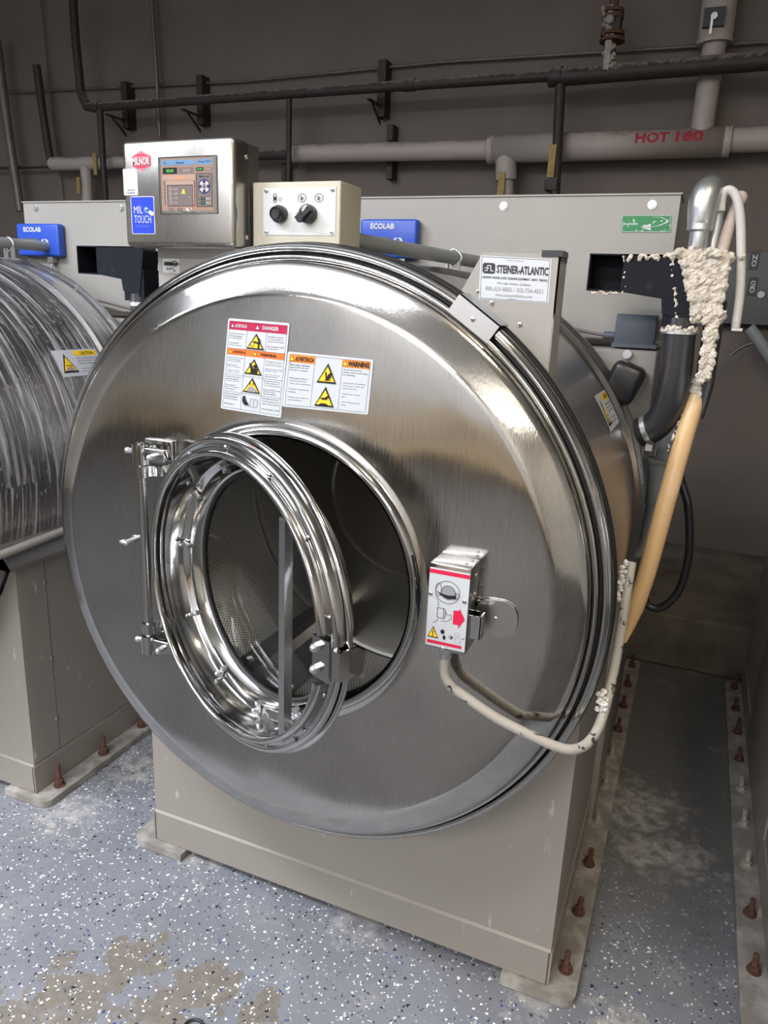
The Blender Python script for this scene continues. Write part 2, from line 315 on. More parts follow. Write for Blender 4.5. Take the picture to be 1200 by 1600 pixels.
# ---------------------------------------------------------------- mesh builder
class MB:
    def __init__(s): s.v = []; s.f = []; s.m = []; s.sm = []; s.uv = []
    def add(s, verts, faces, mat=None, smooth=False, uvs=None):
        b = len(s.v); s.v += [tuple(v) for v in verts]
        for i, f in enumerate(faces):
            s.f.append([b+k for k in f]); s.m.append(mat); s.sm.append(smooth); s.uv.append(uvs[i] if uvs else None)
        return s
    def box(s, a, b, mat=None, bev=0.0, rot=None, piv=None):
        a = Vector(a); b = Vector(b); c = (a+b)/2; h = (b-a)/2; h = Vector((abs(h.x), abs(h.y), abs(h.z)))
        bm = bmesh.new(); bmesh.ops.create_cube(bm, size=2)
        for v in bm.verts: v.co = Vector((v.co.x*h.x, v.co.y*h.y, v.co.z*h.z))
        if bev: bmesh.ops.bevel(bm, geom=list(bm.edges), offset=bev, segments=3, affect='EDGES', profile=0.5)
        R = rot.to_matrix() if rot else None
        vs = [((R @ v.co) if R else v.co)+c for v in bm.verts]; bm.verts.index_update()
        s.add(vs, [[v.index for v in f.verts] for f in bm.faces], mat, bool(bev)); bm.free(); return s
    def prism(s, pts, ext, mat=None):
        n = len(pts); e = Vector(ext); p = [Vector(q) for q in pts]; q = [a+e for a in p]
        s.add(p+q, [list(range(n))[::-1], list(range(n, 2*n))]+[[i, (i+1) % n, n+(i+1) % n, n+i] for i in range(n)], mat); return s
    def tube(s, pts, r, mat=None, n=16, cap=True, smooth_path=0, rs=None):
        P = [Vector(p) for p in pts]
        if smooth_path:
            Q = []; R_ = []
            for i in range(len(P)-1):
                p0 = P[max(i-1, 0)]; p1 = P[i]; p2 = P[i+1]; p3 = P[min(i+2, len(P)-1)]
                for k in range(smooth_path):
                    t = k/smooth_path
                    Q.append(0.5*((2*p1)+(p2-p0)*t+(2*p0-5*p1+4*p2-p3)*t*t+(3*p1-p0-3*p2+p3)*t**3))
                    if rs: R_.append(rs[i]*(1-t)+rs[i+1]*t)
            Q.append(P[-1]); P = Q
            if rs: R_.append(rs[-1]); rs = R_
        T = [(P[min(i+1, len(P)-1)]-P[max(i-1, 0)]).normalized() for i in range(len(P))]
        a = Vector((0, 0, 1)) if abs(T[0].z) < 0.9 else Vector((1, 0, 0))
        nrm = (a-T[0]*a.dot(T[0])).normalized(); vs = []; fs = []
        for i, p in enumerate(P):
            nrm = (nrm-T[i]*nrm.dot(T[i])).normalized(); bn = T[i].cross(nrm); rr = rs[i] if rs else r
            vs += [p+(nrm*math.cos(2*PI*k/n)+bn*math.sin(2*PI*k/n))*rr for k in range(n)]
        for i in range(len(P)-1):
            for k in range(n): fs.append([i*n+k, i*n+(k+1) % n, (i+1)*n+(k+1) % n, (i+1)*n+k])
        s.add(vs, fs, mat, True)
        if cap:
            s.add(vs[:n], [list(range(n))[::-1]], mat); s.add(vs[-n:], [list(range(n))], mat)
        return s
    def cyl(s, a, b, r, mat=None, n=20): return s.tube([a, b], r, mat, n)
    def lathe(s, prof, c, ax=(0, 1, 0), mat=None, n=160, a0=0, a1=2*PI, closed=False, uscale=None, ref=None):
        # prof = (radius, distance along axis)
        c = Vector(c); ax = Vector(ax).normalized()
        rf = Vector(ref) if ref else (Vector((1, 0, 0)) if abs(ax.x) < 0.9 else Vector((0, 0, 1)))
        e1 = (rf-ax*rf.dot(ax)).normalized(); e2 = ax.cross(e1)*-1.0
        full = abs(a1-a0) > 2*PI-1e-6; m_ = n if full else n+1; k_ = len(prof); vs = []; fs = []; uv = []
        for j in range(m_):
            a = a0+(a1-a0)*j/n; d = e1*math.cos(a)+e2*math.sin(a)
            vs += [c+d*r+ax*y for (r, y) in prof]
        L_ = [0]
        for i in range(1, k_): L_.append(L_[-1]+math.dist(prof[i], prof[i-1]))
        R_ = uscale or 1.0
        for j in range(n):
            jn = (j+1) % m_
            for i in range(k_ if closed else k_-1):
                i2 = (i+1) % k_
                fs.append([j*k_+i, jn*k_+i, jn*k_+i2, j*k_+i2])
                u0 = (a0+(a1-a0)*j/n)*R_; u1 = (a0+(a1-a0)*(j+1)/n)*R_; w1 = L_[i+1] if i+1 < k_ else 0
                uv.append([(u0, L_[i]), (u1, L_[i]), (u1, w1), (u0, w1)])
        s.add(vs, fs, mat, True, uv)
        return s
    def ball(s, c, r, mat=None, sc=(1, 1, 1), n=12):
        c = Vector(c); vs = []; fs = []
        for i in range(n+1):
            t = PI*i/n
            for k in range(2*n):
                a = PI*k/n; vs.append(c+Vector((math.sin(t)*math.cos(a)*r*sc[0], math.sin(t)*math.sin(a)*r*sc[1], math.cos(t)*r*sc[2])))
        for i in range(n):
            for k in range(2*n): fs.append([i*2*n+k, i*2*n+(k+1) % (2*n), (i+1)*2*n+(k+1) % (2*n), (i+1)*2*n+k])
        s.add(vs, fs, mat, True); return s
    def lump(s, c, r, mat=None, seed=0, amp=0.35):
        rnd = random.Random(seed); bm = bmesh.new(); bmesh.ops.create_icosphere(bm, subdivisions=2, radius=r)
        vs = [Vector(c)+v.co*(1+rnd.uniform(-amp, amp)) for v in bm.verts]; bm.verts.index_update()
        s.add(vs, [[v.index for v in f.verts] for f in bm.faces], mat, False); bm.free(); return s
    def build(s, name, mat=None, parent=None, sharp=40):
        c = Vector((0, 0, 0))
        lo = Vector([min(v[i] for v in s.v) for i in range(3)]); hi = Vector([max(v[i] for v in s.v) for i in range(3)])
        c = Vector(((lo.x+hi.x)/2, (lo.y+hi.y)/2, lo.z if parent is None else (lo.z+hi.z)/2))
        me = bpy.data.meshes.new(name); me.from_pydata([Vector(v)-c for v in s.v], [], s.f)
        names = []
        for m_ in s.m:
            k = m_ or mat
            if k not in names: names.append(k)
        for k in names: me.materials.append(M[k])
        for i, p in enumerate(me.polygons): p.material_index = names.index(s.m[i] or mat); p.use_smooth = s.sm[i]
        if any(u for u in s.uv):
            l = me.uv_layers.new(name='UVMap')
            for i, p in enumerate(me.polygons):
                if s.uv[i]:
                    for k, li in enumerate(p.loop_indices): l.data[li].uv = s.uv[i][k]
        me.validate()
        bm = bmesh.new(); bm.from_mesh(me)
        if len(bm.verts) < 60000: bmesh.ops.remove_doubles(bm, verts=bm.verts, dist=1e-6)
        for e in bm.edges:
            if len(e.link_faces) == 2 and e.calc_face_angle(0) > math.radians(sharp): e.smooth = False
        bm.to_mesh(me); bm.free()
        o = bpy.data.objects.new(name, me); C.objects.link(o)
        if parent:
            o.parent = parent; o.location = c-world_of(parent)
        else: o.location = c
        return o
def world_of(o):
    v = Vector((0, 0, 0))
    while o: v += o.location; o = o.parent
    return v
def tag(o, label=None, cat=None, group=None, kind=None):
    if label: o['label'] = label
    if cat: o['category'] = cat
    if group: o['group'] = group
    if kind: o['kind'] = kind
    return o
def thing(name, loc, label, cat, group=None):
    o = bpy.data.objects.new(name, None); C.objects.link(o); o.location = loc; o.empty_display_size = 0.1
    return tag(o, label, cat, group)
def kids(o): return [c for c in bpy.data.objects if c.parent == o]
def copy_tree(o, parent=None, keep=None):
    c = o.copy(); C.objects.link(c); c.parent = parent
    for ch in kids(o):
        if keep and not keep(ch): continue
        copy_tree(ch, c)
    return c

# text to mesh
_tc = {}
def text_mesh(s, bold=0.0):
    key = (s, bold)
    if key not in _tc:
        cu = bpy.data.curves.new('t', 'FONT'); cu.body = s; cu.offset = bold; cu.resolution_u = 2
        ob = bpy.data.objects.new('t', cu); C.objects.link(ob)
        dg = bpy.context.evaluated_depsgraph_get(); me = bpy.data.meshes.new_from_object(ob.evaluated_get(dg))
        vs = [v.co.copy() for v in me.vertices]; fs = [list(p.vertices) for p in me.polygons]
        bpy.data.objects.remove(ob); bpy.data.curves.remove(cu); bpy.data.meshes.remove(me)
        x0 = min(v.x for v in vs); x1 = max(v.x for v in vs); y0 = min(v.y for v in vs); y1 = max(v.y for v in vs)
        vs = [((v.x-x0)/(x1-x0), (v.y-y0)/(y1-y0)) for v in vs]
        _tc[key] = (vs, fs)
    return _tc[key]
def sliced(vs, fs, n):
    bm = bmesh.new(); bv = [bm.verts.new((x, y, 0)) for x, y in vs]
    for f in fs:
        try: bm.faces.new([bv[i] for i in f])
        except ValueError: pass
    for k in range(1, n):
        bmesh.ops.bisect_plane(bm, geom=list(bm.verts)+list(bm.edges)+list(bm.faces), plane_co=(0, k/n, 0), plane_no=(0, 1, 0))
    bm.verts.index_update(); r = [(v.co.x, v.co.y) for v in bm.verts], [[v.index for v in f.verts] for f in bm.faces]; bm.free(); return r
class Card:
    # drawing surface: (u, v) in 0..1 from the top left corner, h = height above the surface in metres
    def __init__(s, fn, mb=None, seg=1): s.fn = fn; s.mb = mb or MB(); s.seg = seg; s.h = 0.0004
    def rect(s, u0, v0, u1, v1, mat, h=1, seg=None):
        n = seg or s.seg; vs = []; fs = []
        for j in range(n+1):
            for i in range(n+1): vs.append(s.fn(u0+(u1-u0)*i/n, v0+(v1-v0)*j/n, s.h*h))
        for j in range(n):
            for i in range(n): fs.append([j*(n+1)+i, (j+1)*(n+1)+i, (j+1)*(n+1)+i+1, j*(n+1)+i+1])
        s.mb.add(vs, fs, mat); return s
    def base(s, mat, r=0.0, asp=1.0):
        pts = [(0, 0), (1, 0), (1, 1), (0, 1)]
        if r:
            pts = []
            for cx, cy, a0 in ((r, r*asp, PI), (1-r, r*asp, 1.5*PI), (1-r, 1-r*asp, 0), (r, 1-r*asp, 0.5*PI)):
                for k in range(5): a = a0+k*PI/8; pts.append((cx+r*math.cos(a), cy+r*asp*math.sin(a)))
        if s.seg > 1: return s.rect(0, 0, 1, 1, mat, 1)
        a = [s.fn(u, v, s.h) for u, v in pts]; b = [s.fn(u, v, 0) for u, v in pts]; n = len(pts)
        s.mb.add(a, [list(range(n))[::-1]], mat); s.mb.add(a+b, [[i, (i+1) % n, n+(i+1) % n, n+i] for i in range(n)], mat); return s
    def poly(s, pts, mat, h=2):
        s.mb.add([s.fn(u, v, s.h*h) for u, v in pts], [list(range(len(pts)))[::-1]], mat); return s
    def text(s, t, u0, v0, u1, v1, mat, bold=0.0, h=3, slices=0):
        vs, fs = text_mesh(t, bold)
        if slices: vs, fs = sliced(vs, fs, slices)
        s.mb.add([s.fn(u0+(u1-u0)*x, v1+(v0-v1)*y, s.h*h) for x, y in vs], fs, mat); return s
    def frame(s, u0, v0, u1, v1, tu, tv, mat, h=2):
        for a in ((u0, v0, u1, v0+tv), (u0, v1-tv, u1, v1), (u0, v0, u0+tu, v1), (u1-tu, v0, u1, v1)): s.rect(*a, mat, h)
        return s
    def line(s, pts, wu, mat, asp=1.0, h=3):
        for (a, b) in zip(pts[:-1], pts[1:]):
            dx, dy = b[0]-a[0], (b[1]-a[1])/asp; l = math.hypot(dx, dy) or 1; nx, ny = -dy/l*wu/2, dx/l*wu/2*asp
            s.poly([(a[0]+nx, a[1]+ny), (b[0]+nx, b[1]+ny), (b[0]-nx, b[1]-ny), (a[0]-nx, a[1]-ny)], mat, h)
        return s
    def ell(s, cu, cv, ru, rv, mat, h=2, a0=0, a1=2*PI, n=28):
        s.poly([(cu+ru*math.cos(a0+(a1-a0)*k/n), cv+rv*math.sin(a0+(a1-a0)*k/n)) for k in range(n if a1-a0 > 6.2 else n+1)], mat, h); return s
    def ring(s, cu, cv, ru, rv, w_, mat, asp=1.0, a0=0, a1=2*PI, h=3, n=28):
        return s.line([(cu+ru*math.cos(a0+(a1-a0)*k/n), cv+rv*math.sin(a0+(a1-a0)*k/n)) for k in range(n+1)], w_, mat, asp, h)
    def tri(s, cu, v0, v1, hw, asp, h=2, inner='yellow'):
        s.poly([(cu, v0), (cu+hw, v1), (cu-hw, v1)], 'ink', h)
        d = (v1-v0); s.poly([(cu, v0+d*.17), (cu+hw*.80, v1-d*.09), (cu-hw*.80, v1-d*.09)], inner, h+1); return s
    def para(s, u0, v0, u1, v1, lines, mat, frac=0.55, h=2):
        # small print: real words at their size
        n = len(lines); lh = (v1-v0)/n; mx_ = max(len(l) for l in lines)
        for i, l in enumerate(lines):
            if l: s.text(l, u0, v0+i*lh, u0+(u1-u0)*len(l)/mx_, v0+i*lh+lh*frac, mat, 0.01, h)
        return s
def planar(O, U, V, N=None):
    O, U, V = Vector(O), Vector(U), Vector(V); n = (N and Vector(N)) or V.cross(U).normalized()
    return lambda u, v, h: O+U*u+V*v+n*h
def quadmap(p00, p10, p11, p01, n):
    p00, p10, p11, p01, n = map(Vector, (p00, p10, p11, p01, n))
    return lambda u, v, h: p00*(1-u)*(1-v)+p10*u*(1-v)+p11*u*v+p01*(1-u)*v+n*h

# ---------------------------------------------------------------- setting
def struct(name, mb, mat): return tag(mb.build(name, mat), kind='structure')
X0, X1, Y0, Y1 = -6.0, 3.6, -5.6, 3.1
struct('floor', MB().box((X0, Y0, -0.1), (X1, Y1, 0)), 'floor')
bpy.data.objects['floor'].location  # object origin handled below
struct('ceiling', MB().box((X0, Y0, CEIL), (X1, Y1, CEIL+0.1)), 'ceiling')
struct('wall_back', MB().box((X0, Y1, 0), (X1, Y1+0.12, CEIL)), 'wall')
struct('wall_left', MB().box((X0-0.12, Y0, 0), (X0, Y1, CEIL)), 'room')
struct('wall_right', MB().box((X1, Y0, 0), (X1+0.12, Y1, CEIL)), 'room')
struct('wall_front', MB().box((X0, Y0-0.12, 0), (X1, Y0, CEIL)), 'room')
cb = MB(); cb.box((X0, 1.97, 0), (X1, Y1, 0.235), bev=0.012)
struct('trim_1', cb, 'curb')
struct('added_dark_base', MB().box((X0, Y0, .0), (X1, Y0+.02, .16)), 'gasket')  # unseen dark base, added for its reflection in the steel
struct('added_stripe_low', MB().box((X0, Y0, .20), (X1, Y0+.06, .26)), 'stripe')  # unseen stripe added to give the steel a golden line
struct('added_stripe_high', MB().box((X0, Y0, .46), (X1, Y0+.06, .52)), 'stripe')  # second added stripe, for another golden line in the steel
for (x, y, sx, sy, p_, pu_, c_) in LAMPS:  # fixtures out of view, guessed and shaped for the steel's reflections
    t = thing('ceiling_light', (x, y, LZ-0.02), 'unseen ceiling light fixture guessed in front of the washers', 'ceiling light', 'ceiling lights over the work aisle')
    MB().box((x-sx/2-.03, y-sy/2-.03, LZ-0.03), (x+sx/2+.03, y+sy/2+.03, LZ+0.03), bev=0.01).build('housing', 'lampwhite', t)
    for x_ in (x-sx/3, x+sx/3): MB().cyl((x_, y, LZ+0.02), (x_, y, CEIL), 0.006).build('hanger_rod', 'zinc', t)
struct('added_floor_strip', MB().box((X0, Y0, .0), (X1, -0.66, .006)), 'dark_floor')  # unseen strip added to darken what the lower disc mirrors
dm = MB()
for k in range(14): dm.box((-4.6, Y0, .55+.2*k-.005), (2.6, Y0+.05, .55+.2*k+.165), bev=.012)
dm.box((-4.7, Y0, .45), (-4.6, Y0+.09, 3.4)); dm.box((2.6, Y0, .45), (2.7, Y0+.09, 3.4))
struct('door_1', dm, 'lampwhite')  # unseen slatted door, added for banded reflections in the steel

# ---------------------------------------------------------------- washers
ZC = 0.96
def washer():
    W = thing('washing_machine', (0.03, 0.15, 0), 'large stainless steel front-loading washer with open porthole door, in the middle', 'washing machine')
    c = (0, 0, ZC)
    # front panel: dished stainless disc with the door opening
    p = [(0.262, -0.040), (0.262, -0.066), (0.266, -0.076), (0.273, -0.080), (0.280, -0.077), (0.284, -0.0715), (0.300, -0.0705)]
    p += [(0.300+0.205*k/6, -0.0705+0.0015*k/6) for k in range(1, 7)]
    p += [(0.510, -0.0687), (0.514, -0.0677), (0.518, -0.0663), (0.530, -0.0612), (0.542, -0.0560), (0.554, -0.0507), (0.563, -0.0463), (0.566, -0.042), (0.5675, -0.032), (0.568, -0.022), (0.572, -0.018)]
    MB().lathe(p, c, n=200).build('front_panel', 'steel_face', W, sharp=60)
    # opening lip
    MB().lathe([(0.262, -0.068), (0.265, -0.079), (0.273, -0.083), (0.281, -0.079), (0.284, -0.0715)], c, n=160).build('opening_lip', 'chrome', W, sharp=80)
    # rim beads
    MB().lathe([(0.569, -0.010), (0.569, -0.024), (0.571, -0.027), (0.577, -0.027), (0.5785, -0.023), (0.579, -0.006)], c, n=200).build('inner_bead', 'chrome', W, sharp=70)
    MB().lathe([(0.577, -0.008), (0.585, -0.006)], c, n=160).build('rim_groove', 'gasket', W)
    p = [(0.583, -0.004), (0.584, -0.016), (0.587, -0.020), (0.5915, -0.020),
         (0.593, -0.016), (0.5945, -0.015), (0.598, -0.013), (0.600, -0.008), (0.600, 0.010), (0.597, 0.014), (0.590, 0.015), (0.585, 0.015)]
    MB().lathe(p, c, n=200).build('clamp_ring', 'chrome', W, sharp=70)
    MB().lathe([(0.585, 0.013), (0.600, 0.0155), (0.6035, 0.020), (0.6035, 0.027), (0.600, 0.032), (0.585, 0.032)], c, n=160).build('rubber_gasket', 'gasket', W)
    sh = MB()
    sh.lathe([(0.585, 0.030), (0.597, 0.031), (0.600, 0.036), (0.600, 0.052), (0.597, 0.057), (0.588, 0.060), (0.584, 0.075), (0.583, 0.10), (0.583, 0.575), (0.586, 0.59), (0.595, 0.594), (0.597, 0.600), (0.595, 0.607), (0.585, 0.612),
              (0.583, 0.63), (0.583, 0.695), (0.586, 0.708), (0.595, 0.712), (0.597, 0.72), (0.594, 0.727), (0.56, 0.735), (0.20, 0.75), (0.0, 0.75)], c, n=200, uscale=0.583)
    sh.build('outer_shell', 'steel_shell', W, sharp=70)
    # basket
    MB().lathe([(0.472, -0.025), (0.474, 0.0), (0.474, 0.60)], c, n=160, uscale=0.474).build('perforated_basket', 'perf', W)
    MB().lathe([(0.262, -0.045), (0.30, -0.046), (0.44, -0.044), (0.462, -0.038), (0.472, -0.025)], c, n=120).build('basket_front', 'basket', W, sharp=60)
    bb = MB()
    bb.lathe([(0.474, 0.59), (0.466, 0.594), (0.466, 0.600), (0.35, 0.603), (0.236, 0.606), (0.232, 0.598), (0.228, 0.598), (0.224, 0.606), (0.10, 0.60), (0.0, 0.595)], c, n=120)
    bb.build('basket_end_plate', 'basket', W, sharp=60)
    for k in range(3):
        a = math.radians(-118+120*k); ex = Vector((math.cos(a), 0, math.sin(a))); et = Vector((-math.sin(a), 0, math.cos(a)))
        cc = Vector(c); q = [cc+ex*0.473-et*0.085, cc+ex*0.375-et*0.022, cc+ex*0.368, cc+ex*0.375+et*0.022, cc+ex*0.473+et*0.085]
        MB().prism([v+Vector((0, -0.02, 0)) for v in q], (0, 0.615, 0)).build('lifter_rib', 'basket', W)
    # pedestal
    xl, xr, yf, yb, zb, zt = -0.515, 0.558, 0.15, 1.92, 0.024, 0.74
    pd = MB()
    top = [(xl+(xr-xl)*k/40) for k in range(41)]
    def arc(x): return max(0.2, min(zt+.06, ZC-math.sqrt(max(0, 0.590**2-x*x))))
    for x_a, x_b in zip(top[:-1], top[1:]):
        q4 = [(x_a, yf, 0.111), (x_b, yf, 0.111), (x_b, yf, arc(x_b)), (x_a, yf, arc(x_a))]; pd.add(q4, [[0, 1, 2, 3]]); pd.add([(a_, b_+.006, c_) for a_, b_, c_ in q4], [[3, 2, 1, 0]])
        pd.add([q4[3], q4[2], (q4[2][0], yf+.006, q4[2][2]), (q4[3][0], yf+.006, q4[3][2])], [[0, 1, 2, 3]])
    pd.prism([(xl, yf-.005, zb), (xr, yf-.005, zb), (xr, yf-.005, 0.111), (xl, yf-.005, 0.111)], (0, 0.006, 0))
    pd.prism([(xl, yf-.005, 0.111), (xl, yf, 0.116), (xl, yf+.004, 0.111)], (xr-xl, 0, 0))
    for x, sgn in ((xl, 1), (xr, -1)):
        pd.box((x, yf+.0062, 0.114), (x+sgn*0.006, yb, zt)); pd.add([(x, yf, 0.112), (x, yf+.0062, 0.112), (x, yf+.0062, arc(x)), (x, yf, arc(x))], [[0, 1, 2, 3]]); pd.box((x-sgn*0.004, yf-.005, zb), (x+sgn*0.004, yb, 0.111))
    pd.box((xl, yb-.006, zb), (xr, yb, zt))
    pd.build('pedestal', 'paint', W)
    for x, sgn in ((xl, -1), (xr, 1)):
        fl = MB(); xi = x-sgn*0.10; xo = x+sgn*0.064
        pts = [(xi, yf-.028), (xo-sgn*.03, yf-.028)]+[(xo-sgn*.03+sgn*.03*math.sin(k*PI/10), yf+.002-.03*math.cos(k*PI/10)) for k in range(6)]+[(xo, yb), (xi, yb)]
        fl.prism([(a, b, 0.002) for a, b in pts], (0, 0, 0.020))
        f_ = fl.build('base_flange', 'flange', W)
        for k in range(10):
            y = 0.205+0.183*k
            if sgn < 0 and k == 0: continue
            bx = x+sgn*0.032; lean = random.uniform(-.004, .004); hh = 0.052+random.uniform(-.008, .012)
            mt = 'rust' if k < 3 or k > 5 else 'rust_pale'
            if sgn > 0 and False: pass
            b_ = MB().cyl((bx, y, 0.022), (bx+lean, y, 0.022+hh), 0.0068, n=12).build('anchor_bolt', mt, W)
            n_ = MB(); n_.tube([(bx, y, 0.026), (bx+lean*.2, y, 0.038)], 0.0125, n=6); n_.cyl((bx, y, 0.022), (bx, y, 0.026), 0.0165)
            n_.build('nut', mt, b_)
    # rear body
    rb = MB(); rb.box((0.18, 0.765, 0.02), (0.575, 1.45, 1.378), bev=0.006); rb.box((-0.52, 0.765, 0.02), (0.18, 1.45, 0.95), bev=0.006)
    rb.build('rear_frame', 'paint', W)
    b2 = MB(); q = atY(1010, 555, 0.76); b2.cyl((q.x-.045, 0.762, q.z), (q.x-.045, 0.752, q.z), 0.011, n=12); b2.build('frame_bolt', 'zinc', W)
    cap = MB(); q = atY(975, 597, 0.73); cap.box((-.040, .69, -.048), (.040, .765, .048), bev=0.018)
    cr_, sr_ = math.cos(.35), math.sin(.35); cap.v = [(q.x+x_*cr_+z_*sr_, y_, q.z-x_*sr_+z_*cr_) for x_, y_, z_ in cap.v]
    cap.build('motor_cap', 'black', W)
    db = MB(); a = atY(965, 490, .80); b = atY(1022, 541, .80); db.box((a.x, .785, b.z-.002), (b.x, .842, a.z), bev=0.004); db.box((a.x-.004, .78, b.z-.006), (b.x+.006, .845, b.z+.004)); db.cyl((a.x-.03, .815, b.z+.02), (a.x, .815, b.z+.02), 0.010); db.tube([(a.x-.03, .815, b.z+.02), (a.x-.06, .815, b.z+.024), (a.x-.20, .82, b.z+.045)], .004, 'thin')
    db.build('junction_box', 'dark_grey', W)
    return W
W = washer()

# ---- parts only the middle washer shows -------------------------------------------------
def screw(mb, c, r=0.004, ax=(0, -1, 0), mat='zinc'):
    c = Vector(c); a = Vector(ax); mb.lathe([(r, 0), (r*.95, r*.35), (r*.6, r*.6), (0, r*.65)], c, ax, mat, n=14)
    t = Vector((1, 0, 0)) if abs(a.x) < .8 else Vector((0, 1, 0)); t = (t-a*t.dot(a)).normalized(); s_ = a.cross(t)
    for d in (t, s_):
        e = d.cross(a)*r*.12; o = c+a*r*.67
        mb.add([o-d*r*.55-e, o+d*r*.55-e, o+d*r*.55+e, o-d*r*.55+e], [[0, 1, 2, 3]], 'ink')
def screws(parent, lst, name='screw', mat='zinc'):
    for it in lst:
        q_ = MB(); screw(q_, *it); q_.build(name, mat, parent)
# control box
def rounded_shell(a, b, bev): return MB().box(a, b, bev=bev)
CX0, CX1, CZ0, CZ1, CY = -0.479, -0.206, 1.556, 1.760, 0.10
cbx = rounded_shell((CX0, CY, CZ0), (CX1, CY+0.062, CZ1), 0.011)
cbo = cbx.build('control_box', 'steel_box', W)
MB().box((CX0+.006, CY+.058, CZ0+.004), (CX1-.004, CY+.095, CZ1-.004)).build('box_back', 'steel_box', cbo)
screws(cbo, [((CX1, CY+.045, z), .0045, (1, 0, 0)) for z in (CZ1-.03, CZ0+.024)])
f = quadmap(atY(248, 246, CY), atY(339, 247, CY), atY(341, 334, CY), atY(250, 331, CY), (0, -1, 0))
P0 = f(0, 0, 0); P1 = f(1, 1, 0); dw = P1.x-P0.x; dh = P0.z-P1.z
bz = Card(planar(P0, (dw, 0, 0), (0, 0, -dh), (0, -1, 0)))
bz.rect(0, 0, 1, 1, 'steel_box', 2)
fr_ = 0.055; bz.frame(0, 0, 1, 1, 0.012, 0.012, 'chrome', 6)
sc = Card(planar(P0+Vector((dw*.035, 0, -dh*.03)), (dw*.90, 0, 0), (0, 0, -dh*.92), (0, -1, 0))); sc.h = 0.0002
S_ = sc
S_.rect(0, 0, 1, 1, 'scr_bg', 6)
S_.rect(0.02, .03, .66, .13, 'scr_bl', 8); S_.rect(.70, .03, .98, .13, 'scr_bl', 8)
S_.text('Ch', .06, .055, .11, .105, 'scr_na', 0.02, 9); S_.text('Status', .30, .055, .46, .105, 'scr_na', 0.02, 9); S_.text('Step 001', .73, .055, .95, .105, 'scr_na', 0.02, 9)
S_.rect(.04, .17, .32, .29, 'scr_dk', 8); S_.text('00:00', .11, .20, .25, .26, 'scr_gr', 0.02, 9)
S_.rect(.35, .17, .64, .29, 'scr_gy', 8); S_.text('00:00', .43, .20, .56, .26, 'scr_pk', 0.02, 9)
S_.rect(.68, .18, .82, .25, 'scr_dk', 8); S_.text('00:00', .70, .195, .80, .235, 'scr_gr', 0.02, 9); S_.rect(.85, .18, .98, .25, 'scr_gy', 8); S_.text('0000', .87, .195, .96, .235, 'scr_pk', 0.02, 9)
S_.rect(.03, .31, .66, .41, 'scr_pk', 8); S_.text('Formula 001', .25, .335, .48, .385, 'orange', 0.01, 9)
S_.rect(.05, .42, .66, .92, 'scr_pk', 7)
for k in range(12):
    v = .43+.04*k; S_.rect(.055, v, .085, v+.02, 'scr_dk', 9); S_.rect(.63, v, .66, v+.02, 'scr_dk', 9)
S_.rect(.11, .50, .61, .91, 'scr_gy', 8); S_.frame(.11, .50, .61, .91, .008, .01, 'scr_dk', 9)
for k in range(4):
    S_.ring(.18, .58+.085*k, .022, .03, .006, 'scr_wh', h=9); S_.text('0 0', .25, .56+.085*k, .31, .60+.085*k, 'scr_wh', 0, 9)
S_.text('0', .54, .72, .56, .76, 'scr_wh', 0, 9); S_.ell(.43, .62, .025, .035, 'yellow', 9); S_.poly([(.40, .65), (.46, .65), (.47, .67), (.39, .67)], 'yellow', 9)
S_.ell(.62, .90, .018, .022, 'red', 9)
S_.rect(.68, .29, .98, .92, 'scr_gy', 8); S_.frame(.68, .29, .98, .92, .01, .01, 'scr_dk', 9)
S_.text('Manual', .74, .33, .92, .37, 'scr_dk', 0.01, 9)
S_.ell(.83, .54, .115, .14, 'scr_na', 9); S_.ell(.83, .54, .095, .115, 'scr_wh', 10)
for (a, b) in ((.83, .45), (.83, .63), (.755, .54), (.905, .54)): S_.ell(a, b, .03, .035, 'scr_na', 11)
S_.ell(.83, .54, .035, .05, 'scr_gy', 11)
for k, (a, b) in enumerate(((.78, .77), (.78, .85))):
    S_.poly([(a-.08, b+.02), (a-.05, b+.02), (a-.065, b-.02)], 'scr_na', 9); S_.rect(a-.02, b-.03, a+.06, b+.03, 'scr_dk', 9); S_.text('99', a, b-.015, a+.04, b+.015, 'scr_gr', 0.01, 10); S_.text('00.0', a+.08, b-.02, a+.17, b+.02, 'scr_wh', 0.01, 10)
for k in range(3):
    S_.rect(.13+.17*k, .94, .24+.17*k, 1.0, 'scr_gy' if k < 2 else 'scr_wh', 8)
S_.line([(.57-.05, .95), (.57, .985)], .02, 'scr_dk', h=9)
scr = sc.mb.build('display_screen', 'scr_bg', cbo)
bz.text('Model MILTOUCH-CE 42026', .40, .955, .62, .98, 'ink_grey', 0.01, 7)
bz.mb.build('display_bezel', 'steel_box', cbo)
# hexagon logo sticker
p = atY(221, 252, CY); wL, hL = 0.052, 0.042
lg = Card(planar((p.x-wL/2, CY, p.z+hL/2), (wL, 0, 0), (0, 0, -hL), (0, -1, 0)))
hx = lambda s: [(.5+(u-.5)*s, .5+(v-.5)*s) for u, v in ((0, .27), (.5, 0), (1, .27), (1, .73), (.5, 1), (0, .73))]
lg.poly(hx(1.0), 'white', 1); lg.poly(hx(.93), 'logo_red', 2); lg.poly([(.05, .30), (.95, .30), (.95, .70), (.05, .70)], 'white', 3)
for k in range(4):
    lg.line([(.14, .25-.05*k+.02), (.5, .06+.04*k)], .008, 'white', h=3); lg.line([(.5, .06+.04*k), (.86, .25-.05*k+.02)], .008, 'white', h=3)
    lg.line([(.14, .73+.05*k), (.5, .94-.04*k)], .008, 'white', h=3); lg.line([(.5, .94-.04*k), (.86, .73+.05*k)], .008, 'white', h=3)
